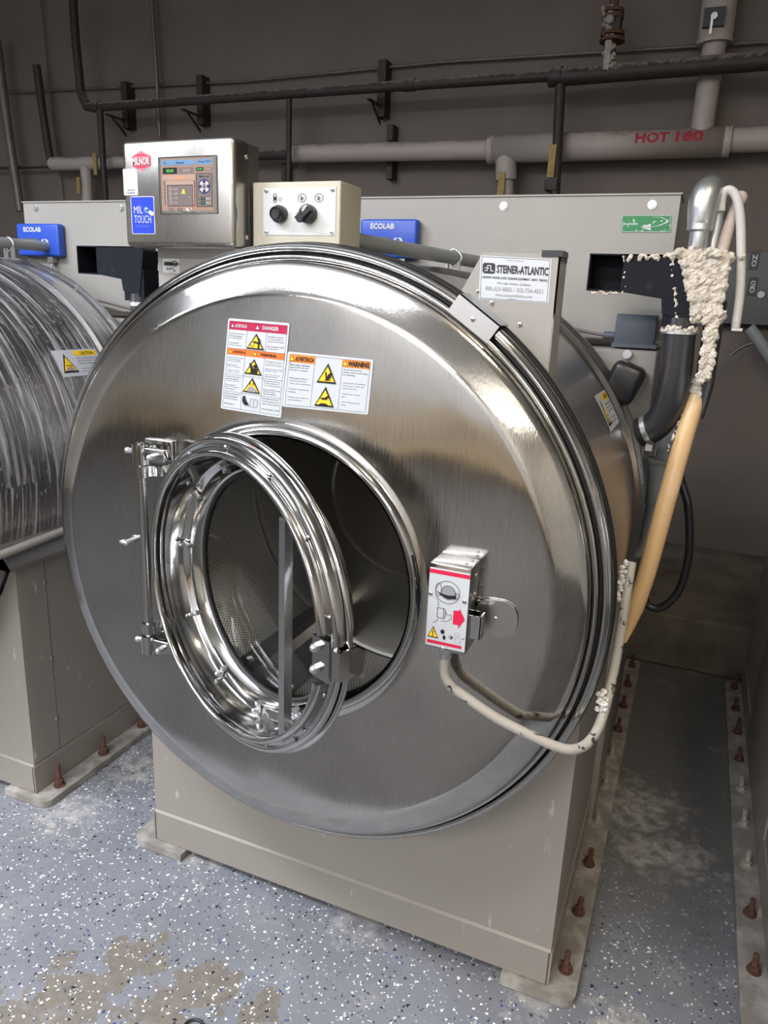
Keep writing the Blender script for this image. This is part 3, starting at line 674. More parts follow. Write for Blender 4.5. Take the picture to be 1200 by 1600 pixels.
lg.rect(.06, .315, .94, .685, 'logo_red', 4); lg.text('MILNOR', .08, .33, .92, .67, 'white', 0.03, 6)
lg.mb.build('maker_badge', 'white', cbo)
# sticker whose square code is left out
a = atY(192, 264, CY); b = atY(216, 305, CY)
st = Card(planar((a.x, CY, a.z), (b.x-a.x, 0, 0), (0, 0, b.z-a.z), (0, -1, 0))); st.base('white', .06, .6)
st.text('JIAXDO', .25, .78, .8, .84, 'ink_grey', 0.02); st.text('0125976', .25, .88, .8, .94, 'ink_grey', 0.02)
st.mb.build('white_label', 'white', cbo)
a = atY(204, 307, CY); b = atY(243, 366, CY)
st = Card(planar((a.x, CY, a.z), (b.x-a.x, 0, 0), (0, 0, b.z-a.z), (0, -1, 0))); st.base('white_plate', .05, .7); st.rect(.03, .02, .97, .98, 'blue', 2)
st.text('MIL', .14, .26, .52, .45, 'white', 0.0, 4); st.text('TOUCH', .14, .50, .86, .71, 'white', 0.0, 4); st.text('CONTROL', .18, .76, .80, .82, 'scr_bl', 0.0, 4)
st.ell(.66, .36, .10, .08, 'scr_bl', 3); st.poly([(.66, .34), (.78, .36), (.98, .42), (.98, .52), (.86, .50), (.76, .45)], 'white', 5); st.line([(.64, .31), (.78, .40)], .05, 'white', h=5)
st.mb.build('blue_label', 'blue', cbo)
# post carrying the control box with its small port label
MB().box((-0.448, 0.165, 1.30), (-0.23, 0.22, 1.565)).build('control_post', 'paint_light', W)
a = atY(254, 404, .165); b = atY(281, 427, .165)
st = Card(planar((a.x, .165, a.z), (b.x-a.x, 0, 0), (0, 0, b.z-a.z), (0, -1, 0))); st.base('white_plate', .12, 1.2)
st.rect(.12, .22, .62, .48, 'ink', 6); st.rect(.62, .30, .98, .42, 'ink', 7); st.ring(.75, .33, .13, .18, .06, 'ink', h=8)
st.line([(.3, .72), (.7, .72)], .04, 'ink'); st.ell(.28, .72, .05, .06, 'ink'); st.ell(.7, .84, .06, .05, 'ink'); st.line([(.4, .72), (.5, .62), (.6, .62)], .03, 'ink')
st.mb.build('port_label', 'white_plate', W)
# beige switch box
BX0, BX1, BY = -0.196, 0.0, 0.15
MB().box((BX0, BY, 1.50), (BX1, BY+0.095, 1.684), bev=0.003).build('switch_box', 'beige', W)
swb = [o for o in kids(W) if o.name.startswith('switch_box')][0]
a = atY(412, 294, BY); b = atY(524, 368, BY)
sp_ = Card(planar((a.x, BY, a.z), (b.x-a.x, 0, 0), (0, 0, b.z-a.z), (0, -1, 0))); sp_.h = 0.0012; sp_.base('white_plate'); sp_.h = .0004
SPW = b.x-a.x; SPH = a.z-b.z
screws(swb, [((a.x+SPW*u, BY-.0012, a.z-SPH*v), .0042) for u in (.045, .955) for v in (.06, .94)])
sp_.ring(.545, .22, .055, .085, .006, 'ink', 1.55, h=5); sp_.ring(.775, .22, .055, .085, .006, 'ink', 1.55, h=5)
for u in (.545, .775): sp_.poly([(u-.035, .19), (u+.01, .19), (u-.005, .215), (u+.04, .23), (u+.0, .24), (u+.01, .29), (u-.03, .235), (u+.0, .225)], 'ink', 5)
sp_.rect(.145, .19, .19, .26, 'ink', 5); sp_.ring(.168, .17, .02, .05, .008, 'ink', h=5); sp_.ring(.168, .275, .02, .04, .008, 'ink', h=5); sp_.ring(.24, .24, .02, .04, .005, 'ink', h=5)
sp_.text('08 MCPS2 GSE', .80, .955, .96, .975, 'ink_soft', 0, 4)
plate = sp_.mb.build('switch_plate', 'white_plate', swb)
kn = MB(); k1 = (a.x+SPW*.245, BY-.001, a.z-SPH*.56); kn.lathe([(.0165, 0), (.0165, .010), (.0135, .012), (.0125, .022), (.0105, .024), (.009, .0215), (0, .021)], k1, (0, -1, 0), n=32); kn.build('push_button', 'black', swb)
kn = MB(); k2 = Vector((a.x+SPW*.645, BY-.001, a.z-SPH*.56)); kn.lathe([(.0175, 0), (.0175, .012), (.015, .014), (0, .014)], k2, (0, -1, 0), n=32)
rot_ = Matrix.Rotation(math.radians(-38), 3, 'Y')
qs = [k2+rot_ @ Vector(v) for v in ((-.020, -.012, -.006), (.014, -.012, -.006), (.017, -.012, 0), (.014, -.012, .006), (-.020, -.012, .006))]
kn.prism(qs, (0, -.013, 0)); e0 = k2+rot_ @ Vector((0.0, -.0255, .0)); e1 = k2+rot_ @ Vector((.015, -.0255, 0)); ew = rot_ @ Vector((0, 0, .0012))
kn = kn
qs2 = [k2+Vector(v) for v in ((-.003, -.0256, .004), (-.0005, -.0256, .002), (.0085, -.0256, .0125), (.006, -.0256, .0145))]; kn.add(qs2, [[0, 1, 2, 3]], 'white')
kn.build('rotary_knob', 'black', swb)
q = MB(); screw(q, (a.x+SPW*.475, BY-.0012, a.z-SPH*.52), .0022); q.build('small_screw', 'zinc', swb)

# clip across the rim, upper right
def rimframe(ang, r, y): return Vector((math.cos(ang)*r, y, ZC+math.sin(ang)*r))
am = math.atan2(atY(749, 487, -.022).z-ZC, atY(749, 487, -.022).x); cl = MB()
er = Vector((math.cos(am), 0, math.sin(am))); et = Vector((-math.sin(am), 0, math.cos(am))); o_ = rimframe(am, .588, 0)
def obox(mb, o, ax, lo, hi, mat=None):
    vs = [o+ax[0]*(hi[0] if i & 1 else lo[0])+ax[1]*(hi[1] if i & 2 else lo[1])+ax[2]*(hi[2] if i & 4 else lo[2]) for i in range(8)]
    mb.add(vs, [[0, 2, 3, 1], [4, 5, 7, 6], [0, 1, 5, 4], [2, 6, 7, 3], [0, 4, 6, 2], [1, 3, 7, 5]], mat)
ey = Vector((0, 1, 0))
obox(cl, o_, (et, er, ey), (-.042, -.017, -.0285), (.042, .018, -.0255)); obox(cl, o_, (et, er, ey), (-.042, .0155, -.0285), (.042, .018, .030))
clo = cl.build('rim_clip', 'steel_shell', W); q = MB(); screw(q, o_+Vector((0, -.0285, 0))-er*.002, .0045); q.build('screw', 'zinc', clo)

# sign bracket standing on the shell
bk = MB(); y0 = .12
def shz(x): return ZC+math.sqrt(max(0, .585**2-x*x))
pts = [(.296, y0, 1.557), (.432, y0, 1.557)]+[(x, y0, shz(x)) for x in (.432, .40, .36, .32, .28, .258)]
bk.prism(pts, (0, .003, 0)); bk.box((.429, y0, shz(.432)-.004), (.432, y0+.065, 1.557)); bk.box((.405, y0+.062, shz(.41)), (.432, y0+.065, 1.535))
bko = bk.build('sign_bracket', 'paint_light', W)
MB().box((.4322, y0+.004, 1.545), (.4335, y0+.06, 1.556)).box((.40, y0-.002, 1.552), (.436, y0+.05, 1.562)).build('black_edge', 'black', bko)  # black strips along the bracket's top right edge
screws(bko, [(atY(768, 473, y0-.001), .004), (atY(812, 507, y0-.001), .004), (atY(746, 455, y0-.001), .003)])
n_ = Vector((0, -1, 0)); fq = quadmap(atY(751, 399, y0), atY(862, 405, y0), atY(857, 474, y0), atY(748, 467, y0), n_)
s_ = Card(fq); s_.base('white'); s_.frame(.02, .02, .98, .98, .006, .01, 'ink_grey', 2)
s_.text('This is a Service by', .38, .06, .62, .10, 'ink_grey')
s_.poly([(.04, .20), (.06, .16), (.20, .16), (.22, .20), (.22, .36), (.20, .40), (.06, .40), (.04, .36)], 'ink', 3)
s_.line([(.07, .34), (.11, .34), (.11, .22), (.16, .22), (.16, .34), (.20, .34)], .012, 'white', 1.6, 4); s_.line([(.07, .28), (.13, .28)], .012, 'white', 1.6, 4)
s_.text('STEINER-ATLANTIC', .245, .19, .97, .38, 'ink', 0.03)
s_.text('LAUNDRY, BOILERS, & DRY CLEANING EQUIPMENT - PARTS - SERVICE', .04, .46, .96, .52, 'ink', 0.02)
s_.text('USA, Latin America, Caribbean', .26, .58, .74, .64, 'ink_grey'); s_.text('800-333-8883 / 305-754-4551', .09, .69, .91, .79, 'ink_soft')
s_.text('www.steineratlantic.com', .24, .83, .76, .91, 'ink_soft'); s_.text('CAMERON, NC', .43, .94, .57, .965, 'ink_grey')
s_.mb.build('service_sign', 'white', bko)

# warning labels on the front panel
yl = -.0695
def fl(p): return quadmap(*[atY(x, y, yl-.001) for x, y in p], (0, -1, 0))
s_ = Card(fl([(357, 497), (453, 505), (439, 653), (345, 638)])); s_.base('white', .03, .65)
asp = .0
s_.rect(.03, .025, .97, .115, 'crimson', 2); s_.tri(.09, .045, .095, .03, 1, 3, 'white'); s_.text('ADVERTENCIA', .13, .055, .33, .09, 'white', .02, 4); s_.tri(.50, .04, .095, .035, 1, 3, 'white'); s_.text('DANGER', .58, .05, .84, .09, 'white', .03, 4)
s_.rect(.03, .315, .97, .385, 'redorange', 2); s_.tri(.09, .33, .37, .03, 1, 3); s_.text('ADVERTENCIA', .13, .335, .33, .365, 'ink', .02, 4); s_.tri(.50, .325, .37, .03, 1, 3); s_.text('WARNING', .58, .335, .84, .367, 'ink', .03, 4)
for v in (.315, .60, .79): s_.rect(.03, v, .97, v+.003, 'ink_grey', 3)
for u in (.33, .65): s_.rect(u, .03, u+.004, .97, 'ink_grey', 3)
s_.frame(.03, .025, .97, .975, .004, .003, 'ink_grey', 3)
W1 = ['Riesgo de atascamiento.', 'No intente alcanzar', 'el interior girando.', '', 'Cierre antes de', 'arrancar la maquina.']
W2 = ['Entanglement hazard.', 'Turning cylinder can', 'cause serious injury.', '', 'Do not reach in until', 'cylinder stops.']
s_.para(.05, .15, .30, .30, W1, 'ink'); s_.para(.68, .15, .94, .30, W2, 'ink')
s_.para(.05, .41, .31, .59, W1+['', 'Apague la corriente', 'y espere un minuto.'], 'ink'); s_.para(.68, .41, .95, .59, W2+['', 'Lock out power and', 'wait one minute.'], 'ink')
s_.para(.05, .62, .31, .78, W1+['Vea el manual.'], 'ink'); s_.para(.68, .62, .95, .78, W2+['Read the manual.'], 'ink')
s_.para(.05, .81, .31, .95, W1[:5], 'ink'); s_.para(.68, .81, .95, .95, W2[:5], 'ink')
s_.tri(.49, .135, .305, .145, 1, 3); s_.rect(.53, .20, .56, .29, 'ink', 5); s_.ell(.54, .195, .02, .012, 'ink', 6); s_.line([(.54, .235), (.46, .225)], .02, 'ink', h=6); s_.ring(.44, .25, .03, .028, .008, 'ink_grey', h=6)
s_.tri(.49, .405, .575, .145, 1, 3); s_.poly([(.45, .565), (.56, .565), (.57, .52), (.55, .50), (.50, .51), (.44, .45), (.42, .46), (.45, .52)], 'ink', 6); s_.ell(.52, .485, .03, .02, 'ink', 6)
s_.tri(.49, .61, .775, .145, 1, 3); s_.poly([(.42, .75), (.46, .70), (.52, .71), (.58, .74), (.56, .765), (.44, .765)], 'ink_soft', 6); s_.line([(.47, .69), (.45, .655)], .012, 'ink', h=6); s_.line([(.51, .69), (.52, .65)], .012, 'ink', h=6)
s_.poly([(.36, .83), (.40, .81), (.41, .86), (.46, .90), (.40, .92), (.36, .88)], 'ink', 6); s_.line([(.42, .90), (.46, .91)], .02, 'ink', h=6)
s_.frame(.49, .84, .61, .93, .006, .004, 'ink_grey', 6); s_.line([(.55, .84), (.55, .93)], .006, 'ink_grey', h=6)
s_.mb.build('warning_label', 'white', W)['label'] = 'tall label with crimson DANGER header and three yellow triangles'
s_ = Card(fl([(450, 549), (584, 562), (575, 648), (441, 635)])); s_.base('white', .02, 1.5)
s_.frame(.03, .04, .97, .96, .003, .005, 'ink_grey', 3); s_.rect(.03, .04, .335, .18, 'orange', 2); s_.rect(.655, .04, .97, .18, 'orange', 2)
s_.tri(.065, .06, .16, .03, 1, 3); s_.text('ADVERTENCIA', .10, .07, .325, .155, 'ink', .03, 4); s_.tri(.69, .06, .16, .03, 1, 3); s_.text('WARNING', .72, .06, .96, .16, 'ink', .05, 4)
for u in (.335, .655): s_.rect(u, .04, u+.003, .96, 'ink_grey', 3)
s_.para(.045, .21, .28, .35, ['Para evitar lesiones', 'graves antes de dar', 'servicio o limpiar:'], 'ink', .62)
s_.para(.675, .21, .95, .35, ['To prevent serious', 'injury, before servicing', 'or cleaning:'], 'ink', .62)
s_.para(.06, .45, .32, .90, ['Desconectar todos los', 'servicios como aire,', 'vapor, gas y electricidad.', '', 'Descargar cualquier aire', 'residual.', '', 'Permitir que enfrien las', 'piezas calientes.'], 'ink_grey', .5)
s_.para(.69, .45, .94, .90, ['Disconnect all utilities,', 'such as air, steam, gas,', 'and electricity.', '', 'Release any residual', 'air.', '', 'Allow heated parts to', 'cool.'], 'ink_grey', .5)
s_.tri(.495, .14, .50, .115, 1, 3); s_.poly([(.47, .30), (.49, .30), (.495, .38), (.52, .32), (.54, .32), (.54, .40), (.51, .45), (.49, .45)], 'ink', 6); s_.rect(.53, .28, .545, .40, 'ink', 6); s_.line([(.47, .44), (.545, .44)], .012, 'ink', h=6)
s_.tri(.495, .56, .93, .115, 1, 3); s_.poly([(.44, .77), (.50, .76), (.54, .71), (.55, .73), (.52, .80), (.47, .80)], 'ink', 6); s_.ell(.49, .895, .05, .03, 'ink', 6, PI, 2*PI)
s_.mb.build('warning_label', 'white', W)['label'] = 'wide label with two orange WARNING headers and two yellow triangles'
# curved caution labels on the shells
def shellmap(cx, a_top, a_bot, ya, yb, skew=0):
    def fn(u, v, h):
        a = a_top+(a_bot-a_top)*v; r = .5835+h; return Vector((cx+r*math.cos(a), ya+(yb-ya)*u+skew*v, ZC+r*math.sin(a)))
    return fn
def caution(cx, par, yoff=0):
    s_ = Card(shellmap(cx, .608, .465, .405+yoff, .575+yoff), seg=6); s_.base('white'); s_.rect(.45, .05, .97, .25, 'yellow', 2); s_.text('CAUTION', .60, .09, .90, .21, 'ink', .02, 3)
    s_.tri(.22, .14, .86, .17, 1, 3); s_.line([(.16, .60), (.30, .60)], .02, 'ink', h=6); s_.poly([(.13, .75), (.18, .66), (.26, .66), (.31, .75), (.31, .80), (.13, .80)], 'ink_soft', 6)
    s_.para(.47, .32, .95, .92, ['Hot surface inside shell', 'can cause burns to skin.', 'Let it cool before work.', '', 'Superficie caliente', 'puede quemar la piel.'], 'ink', .5)
    return s_.mb.build('caution_label', 'white', par)
caution(0, W)

# door, swung open on its left hinges
TH = math.radians(22.0); DC = Vector((-.018, -.203, .960))
dx = Vector((math.cos(TH), -math.sin(TH), 0)); dn = Vector((math.sin(TH), math.cos(TH), 0))   # dn points into the door (inwards)
def D(x, z, d): return DC+dx*x+Vector((0, 0, z))+dn*d
# front frame ring and bowl
prof = [(.249, .012), (.2475, .002), (.249, -.001), (.262, -.001), (.267, -.001), (.269, -.0035), (.2745, -.004), (.278, .000), (.2795, .004), (.280, .010)]
door = MB().lathe(prof, DC, dn, n=180, ref=dx).build('door', 'chrome', W, sharp=60)
lp_ = [(.2485, .001), (.2465, -.010), (.248, -.0155), (.2515, -.0175), (.2555, -.016), (.258, -.010), (.2595, -.004), (.260, .000)]
lip = MB().lathe(lp_, DC, dn, n=170, ref=dx, a0=math.radians(5), a1=math.radians(346))
for a_ in (5, 346):
    ar = math.radians(a_); lip.add([D(r*math.cos(ar), r*math.sin(ar), d) for r, d in lp_], [list(range(len(lp_)))], 'ink')
lip.build('door_lip', 'chrome', door, sharp=60)
MB().lathe([(.279, .009), (.277, .011), (.277, .015), (.284, .016), (.286, .019), (.286, .023), (.283, .026), (.268, .027), (.256, .034), (.246, .055), (.232, .066), (.224, .082), (.212, .086)], DC, dn, n=180, ref=dx).build('door_frame', 'chrome', door, sharp=60)
MB().lathe([(.249, .010), (.248, .018), (.2425, .046), (.240, .050), (.228, .052), (.2265, .056), (.222, .074), (.217, .078), (.210, .079), (.207, .076)], DC, dn, n=180, ref=dx).build('bowl', 'chrome', door, sharp=60)
MB().lathe([(.214, .074), (.209, .071), (.206, .074), (.206, .082)], DC, dn, n=120, ref=dx, mat='gasket').build('seal', 'gasket', door)
MB().lathe([(.209, .078), (.10, .078), (.0, .078)], DC, dn, n=96, ref=dx).build('door_glass', 'glass', door)
for a in (92, 65, 38, 11, -18, -39, -67, -94, -122, -151, -180, 146, 118):
    q = D(.264*math.cos(math.radians(a)), .264*math.sin(math.radians(a)), -.0012); r_ = MB(); r_.lathe([(.0042, 0), (.0038, .002), (.002, .0034), (0, .0038)], q, -dn, n=12); r_.build('rivet', 'chrome', door)
for a in (112, 143, 173, -151, -118, -87, -57, 50, 18, -20):
    ar = math.radians(a); rr = MB(); er = dx*math.cos(ar)+Vector((0, 0, math.sin(ar))); et2 = er.cross(dn)
    o = DC+er*.236+dn*.050
    obox(rr, o, (er, et2, dn), (-.016, -.0045, -.006), (.002, .0045, -.001)); obox(rr, o-er*.014, (er, et2, dn), (-.006, -.0035, -.008), (.002, .0035, .004))
    rr.cyl(o-er*.005, o-er*.005-dn*.014, .0038, n=6); rr.ball(o-er*.005-dn*.014, .0042, n=6)
    rr.build('glass_clip', 'zinc', door)
# handle bar: flat vertical bar across the ring
hb = MB(); obox(hb, D(.160, 0, -.012), (dx, Vector((0, 0, 1)), dn), (-.0075, -.203, -.002), (.0045, .184, .001)); obox(hb, D(.160, 0, -.012), (dx, Vector((0, 0, 1)), dn), (.0045, -.200, -.002), (.0070, .184, .014))
hb.prism([D(.163, -.205, 0), D(.163, -.165, 0), D(.205, -.168, .002)], dn*.004)
hb.build('handle_bar', 'steel_shell', door)
# latch plate at the free edge
lp = MB(); obox(lp, D(.236, -.018, -.004), (dx, Vector((0, 0, 1)), dn), (-.005, -.034, -.006), (.034, .034, -.002)); obox(lp, D(.27, -.018, 0), (dx, Vector((0, 0, 1)), dn), (-.002, -.026, -.007), (.020, .022, .002)); obox(lp, D(.288, -.018, 0), (dx, Vector((0, 0, 1)), dn), (-.002, -.026, -.005), (.001, .022, .034)); obox(lp, D(.288, -.018, .032), (dx, Vector((0, 0, 1)), dn), (-.002, -.026, -.003), (.016, .022, .001))
lpo = lp.build('latch_plate', 'chrome', door)
for z in (.0, -.036): q = MB(); q.tube([D(.243, z, -.010), D(.243, z, -.018)], .008, n=6); q.ball(D(.243, z, -.018), .006, n=8); q.build('nut', 'zinc', lpo)
# hinge
hx_, hy_ = -.270, -.125
hg = MB(); hg.cyl((hx_, hy_, .775), (hx_, hy_, 1.195), .0072); hg.cyl((hx_, hy_-.0, .80), (hx_, hy_, 1.12), .0085)
hgo = hg.build('hinge_rod', 'chrome', W)
for z, s_g in ((1.172, 1), (.782, -1)):
    k = MB(); k.cyl((hx_, hy_, z-.019), (hx_, hy_, z+.019), .0165); k.box((hx_, hy_-.008, z-.010), (hx_+.06, hy_+.006, z+.014), bev=.002); k.box((hx_-.008, hy_, z-.012), (hx_+.008, -.070, z+.012)); k.box((hx_-.03, -.078, z-.02), (hx_+.035, -.0712, z+.02), bev=.002)
    ko = k.build('hinge_block', 'chrome', W)
    b_ = MB(); b_.cyl((hx_+.038, hy_-.008, z), (hx_+.038, hy_-.020, z), .0065, n=6); b_.ball((hx_+.038, hy_-.021, z), .0062, n=8); b_.build('cap_nut', 'zinc', ko); b_ = MB(); b_.cyl((hx_-.016, hy_, z+.004), (hx_-.026, hy_-.003, z+.004), .005, n=6); b_.ball((hx_-.028, hy_-.003, z+.004), .006, n=8); b_.build('cap_nut', 'zinc', ko)
    a_ = MB(); z2 = z-s_g*.034; a_.cyl((hx_, hy_, z2-.011), (hx_, hy_, z2+.011), .0135)
    e = D(-.262, 0, .02); a_.prism([(hx_, hy_-.008, z2-.008), (hx_, hy_+.008, z2-.008), (e.x+.01, e.y+.012, z2-.012), (e.x+.01, e.y-.010, z2-.012)], (0, 0, .02)); a_.build('hinge_arm', 'chrome', door)
k = MB(); q = atY(205, 845, -.075); k.cyl((q.x, -.070, q.z), (q.x, -.092, q.z), .006, n=10); k.ball((q.x-.006, -.088, q.z), .007, n=8, sc=(1.8, 1, .7)); k.build('wing_bolt', 'zinc', W)

# door switch box
swy = -.125
fx = [atY(672, 877, swy), atY(736, 890, swy), atY(726, 1024, swy), atY(664, 1012, swy)]
sx0, sx1 = (fx[0].x+fx[3].x)/2, (fx[1].x+fx[2].x)/2; sz1, sz0 = (fx[0].z+fx[1].z)/2, (fx[2].z+fx[3].z)/2
sbo = MB().box((sx0, swy, sz0), (sx1, -.071, sz1), bev=.0022).build('door_switch_box', 'chrome', W)
s_ = Card(planar((sx0+.0005, swy, sz1-.008), (sx1-sx0-.001, 0, 0), (0, 0, -(sz1-sz0-.014)), (0, -1, 0))); s_.base('white', .02, .5)
s_.rect(.0, .02, 1, .07, 'red', 2)
s_.ring(.48, .28, .30, .14, .012, 'ink', .47); s_.ell(.50, .28, .17, .085, 'ink_soft', 3); s_.ring(.50, .28, .17, .085, .01, 'ink', .47, h=4)
s_.poly([(.18, .27), (.30, .30), (.50, .315), (.70, .30), (.70, .345), (.50, .355), (.32, .33)], 'ink', 5); s_.frame(.69, .265, .76, .335, .01, .006, 'ink', 6)
s_.ring(.25, .26, .07, .08, .01, 'ink', .47, h=4)
s_.ring(.02, .45, .25, .12, .01, 'ink', .47, -.9, .2, n=10); s_.ring(.02, .60, .28, .11, .01, 'ink', .47, 0.3, 1.1, n=8)
s_.frame(.25, .49, .42, .62, .012, .006, 'ink', 3); s_.line([(.42, .49), (.46, .51), (.46, .60), (.42, .62)], .012, 'ink', .47)
s_.line([(.46, .53), (.52, .57), (.60, .55), (.62, .60), (.50, .65), (.36, .65)], .01, 'ink', .47)
s_.poly([(.66, .49), (.80, .48), (.80, .45), (.95, .58), (.80, .71), (.80, .665), (.66, .665)], 'red', 3)
s_.tri(.18, .74, .89, .14, 1, 2); s_.rect(.17, .79, .19, .85, 'ink', 5); s_.ell(.18, .865, .015, .007, 'ink', 5)
s_.ell(.42, .79, .05, .03, 'ink', 3); s_.ell(.47, .86, .035, .03, 'ink', 3); s_.line([(.57, .84), (.68, .84)], .015, 'ink', .47); s_.line([(.62, .815), (.69, .84), (.62, .865)], .02, 'ink', .47)
s_.ring(.80, .79, .07, .025, .008, 'ink_soft', .47); s_.frame(.74, .83, .88, .90, .008, .004, 'ink_soft', 3); s_.line([(.92, .83), (.97, .82)], .02, 'ink', .47)
s_.rect(.04, .925, .92, .965, 'red', 2)
s_.mb.build('instruction_label', 'white', sbo)
screws(sbo, [((sx0+(sx1-sx0)*.06, swy-.0005, sz1-.054), .0038), ((sx0+(sx1-sx0)*.90, swy-.0005, sz1-.057), .0038), ((sx0+(sx1-sx0)*.46, swy-.0005, sz0+.005), .0038),
    ((sx1-.01, -.085, sz1), .0035, (0, 0, 1)), ((sx1-.014, -.105, sz1), .0035, (0, 0, 1)), ((sx1, -.09, sz1-.022), .0035, (1, 0, 0)), ((sx1, -.09, sz1-.055), .0035, (1, 0, 0))])
for p_ in [(sx1+.002, -.09, sz0+.022)]+[(sx0-.002, -.10, z) for z in (sz1-.06, sz0+.03, sz0+.075)]: MB().ball(p_, .0057, n=8).build('cap_screw', 'zinc', sbo)
lt = MB(); pz = atY(745, 975, -.10); lt.box((sx1, -.112, pz.z-.022), (sx1+.020, -.109, pz.z+.018)); lt.box((sx1+.018, -.112, pz.z-.022), (sx1+.021, -.092, pz.z+.020)); lt.box((sx1, -.094, pz.z-.040), (sx1+.012, -.091, pz.z+.02)); lt.build('latch_tongue', 'chrome', sbo)
# oval cover plate on the front panel
a = atY(751, 932, -.072); b = atY(803, 1000, -.072); cp = MB(); pts = []
w_, h_ = b.x-a.x+.01, a.z-b.z; cx_, cz_ = (a.x+b.x)/2-.002, (a.z+b.z)/2
for (sx, sz, a0) in ((1, 1, 0), (-1, 1, PI/2), (-1, -1, PI), (1, -1, 1.5*PI)):
    rr = .028
    for k in range(7):
        t = a0+k*PI/12; pts.append((cx_+sx*(w_/2-rr)+rr*math.cos(t), -.0745, cz_+sz*(h_/2-rr)+rr*math.sin(t)))
cp.prism(pts, (0, .0035, 0)); cpo = cp.build('cover_plate', 'steel_shell', W); q = MB(); screw(q, (cx_, -.0746, cz_), .0036); q.build('screw', 'zinc', cpo)
# painted conduit leaving the switch box and wrapping the rim
bx_ = sx0+(sx1-sx0)*.42; yb_ = -.098
cn = MB(); cn.tube([(bx_, yb_, sz0-.014), (bx_, yb_, sz0-.045), (bx_+.004, yb_, sz0-.062), (bx_+.016, yb_, sz0-.078), (bx_+.032, yb_+.002, sz0-.087), (.440, -.094, .790), (.50, -.088, .770), (.545, -.080, .756), (.570, -.070, .752), (.588, -.050, .754), (.600, -.020, .764), (.606, .010, .782), (.609, .03, .81), (.612, .045, .86), (.614, .06, .93), (.614, .07, 1.00), (.614, .09, 1.045)], .0088, smooth_path=6)
cno = cn.build('conduit', 'old_paint', W)
cc = MB(); cc.tube([(bx_, yb_, sz0), (bx_, yb_, sz0-.016)], .012, n=8); cc.cyl((bx_, yb_, sz0-.014), (bx_, yb_, sz0-.024), .0105); cc.build('conduit_nut', 'zinc', cno)
st_ = MB()
for k in range(26): st_.lump((.601+random.uniform(-.008, .008), .015+random.uniform(-.012, .012), .806+random.uniform(-.012, .02)), .0042, seed=k)
for k in range(30): st_.lump((.603+random.uniform(-.003, .005), .06+random.uniform(-.01, .01), .98+.075*k/30), .0040, seed=40+k)
st_.build('crust', 'crust_w', cno)['kind'] = 'stuff'

# ---- the neighbours: copies of the washer
def keepL(o): return not any(o.name.startswith(k) for k in ('control', 'switch', 'rim_clip', 'sign', 'warning', 'door', 'hinge', 'wing', 'conduit', 'cover', 'port', 'white_l', 'perforated', 'basket', 'lifter', 'opening_lip'))
LW = copy_tree(W, keep=keepL); LW.location.x -= 1.515
LW['label'] = 'stainless washer at the left edge with drip-streaked drum shell'
RW = copy_tree(W, keep=lambda o: any(o.name.startswith(k) for k in ('pedestal', 'base_flange', 'anchor', 'nut', 'outer_shell', 'front_panel', 'clamp_ring', 'rear_frame')))
RW.location.x += 1.535
RW['label'] = 'neighbouring washer at the right edge, only its dark bolted flange showing'
for o in kids(LW):
    if o.name.startswith('outer_shell'): o.data = o.data.copy(); o.data.materials[0] = M['streaked']
    if o.name.startswith('anchor_bolt'): o.scale = (1, 1, 1.5); o.location.z += .012
hd = MB(); xh = -.957
hd.prism([(xh+.045, .10, .742), (xh+.045, .10, .752), (xh-.03, .10, .86), (xh-.04, .10, .85), (xh-.002, .10, .742)], (0, .85, 0)); hd.prism([(xh+.001, .10, .742), (xh+.045, .10, .742), (xh-.03, .10, .85)], (0, .002, 0))
hd.build('splash_hood', 'steel_shell', LW)
hc = MB(); hc.tube([(-.905, .02, .800), (-.905, .35, .815), (-.90, .50, .82)], .011); hc.build('side_conduit', 'paint_light', LW)
screws(LW, [((xh+.0005, .245, z), .006, (1, 0, 0)) for z in (.66, .42, .22)], 'panel_screw')
MB().box((xh-.002, .2465, .114), (xh+.0006, .2485, .74)).build('panel_seam', 'ink_grey', LW)

# ---------------------------------------------------------------- rear cabinets
def cabinet(x0, x1, label, bolts):
    z0, z1, y = 1.40, 1.752, .85
    t = thing('rear_cabinet', ((x0+x1)/2, y, 1.40), label, 'cabinet')
    MB().prism([(x0, y, z0), (x1, y, z0), (x1, y, z1-.255), (x1, y, z1), (x0, y, z1)], (0, .16, 0)).build('body', 'paint_light', t)
    MB().box((x0-.003, y-.004, z1-.004), (x1+.003, y+.16, z1)).build('top_lip', 'paint_light', t)
    for (bx, bz_) in bolts:
        p = atY(bx, bz_, y-.001); q = MB(); q.tube([(p.x, y, p.z), (p.x, y-.006, p.z)], .009, n=6); q.cyl((p.x, y, p.z), (p.x, y-.002, p.z), .011); q.build('bolt', 'zinc', t)
    return t
CM = cabinet(-.52, .574, 'wide grey sheet metal cabinet behind the middle washer, with a green sticker', ((787, 322), (1019, 320)))
CL = cabinet(-1.579, -.945, 'grey sheet metal cabinet behind the left washer, with square black duct before it', ((56, 325), (189, 325)))
n_ = Vector((0, -1, 0)); s_ = Card(quadmap(atY(971, 336, .849), atY(1049, 336, .849), atY(1048, 363, .849), atY(971, 363, .849), n_)); s_.base('green')
s_.line([(.40, .72), (.55, .70), (.75, .62), (.90, .45), (.94, .30)], .05, 'white', .4, 3); s_.line([(.94, .30), (.80, .15), (.64, .12)], .04, 'white', .4, 3); s_.poly([(.38, .70), (.60, .50), (.60, .90)], 'white', 3); s_.text('Reusable', .04, .42, .34, .58, 'white', .02)
s_.frame(.01, .02, .99, .98, .01, .03, 'white', 3)
s_.mb.build('green_sticker', 'green', CM)['label'] = 'green sticker with a curved white arrow'
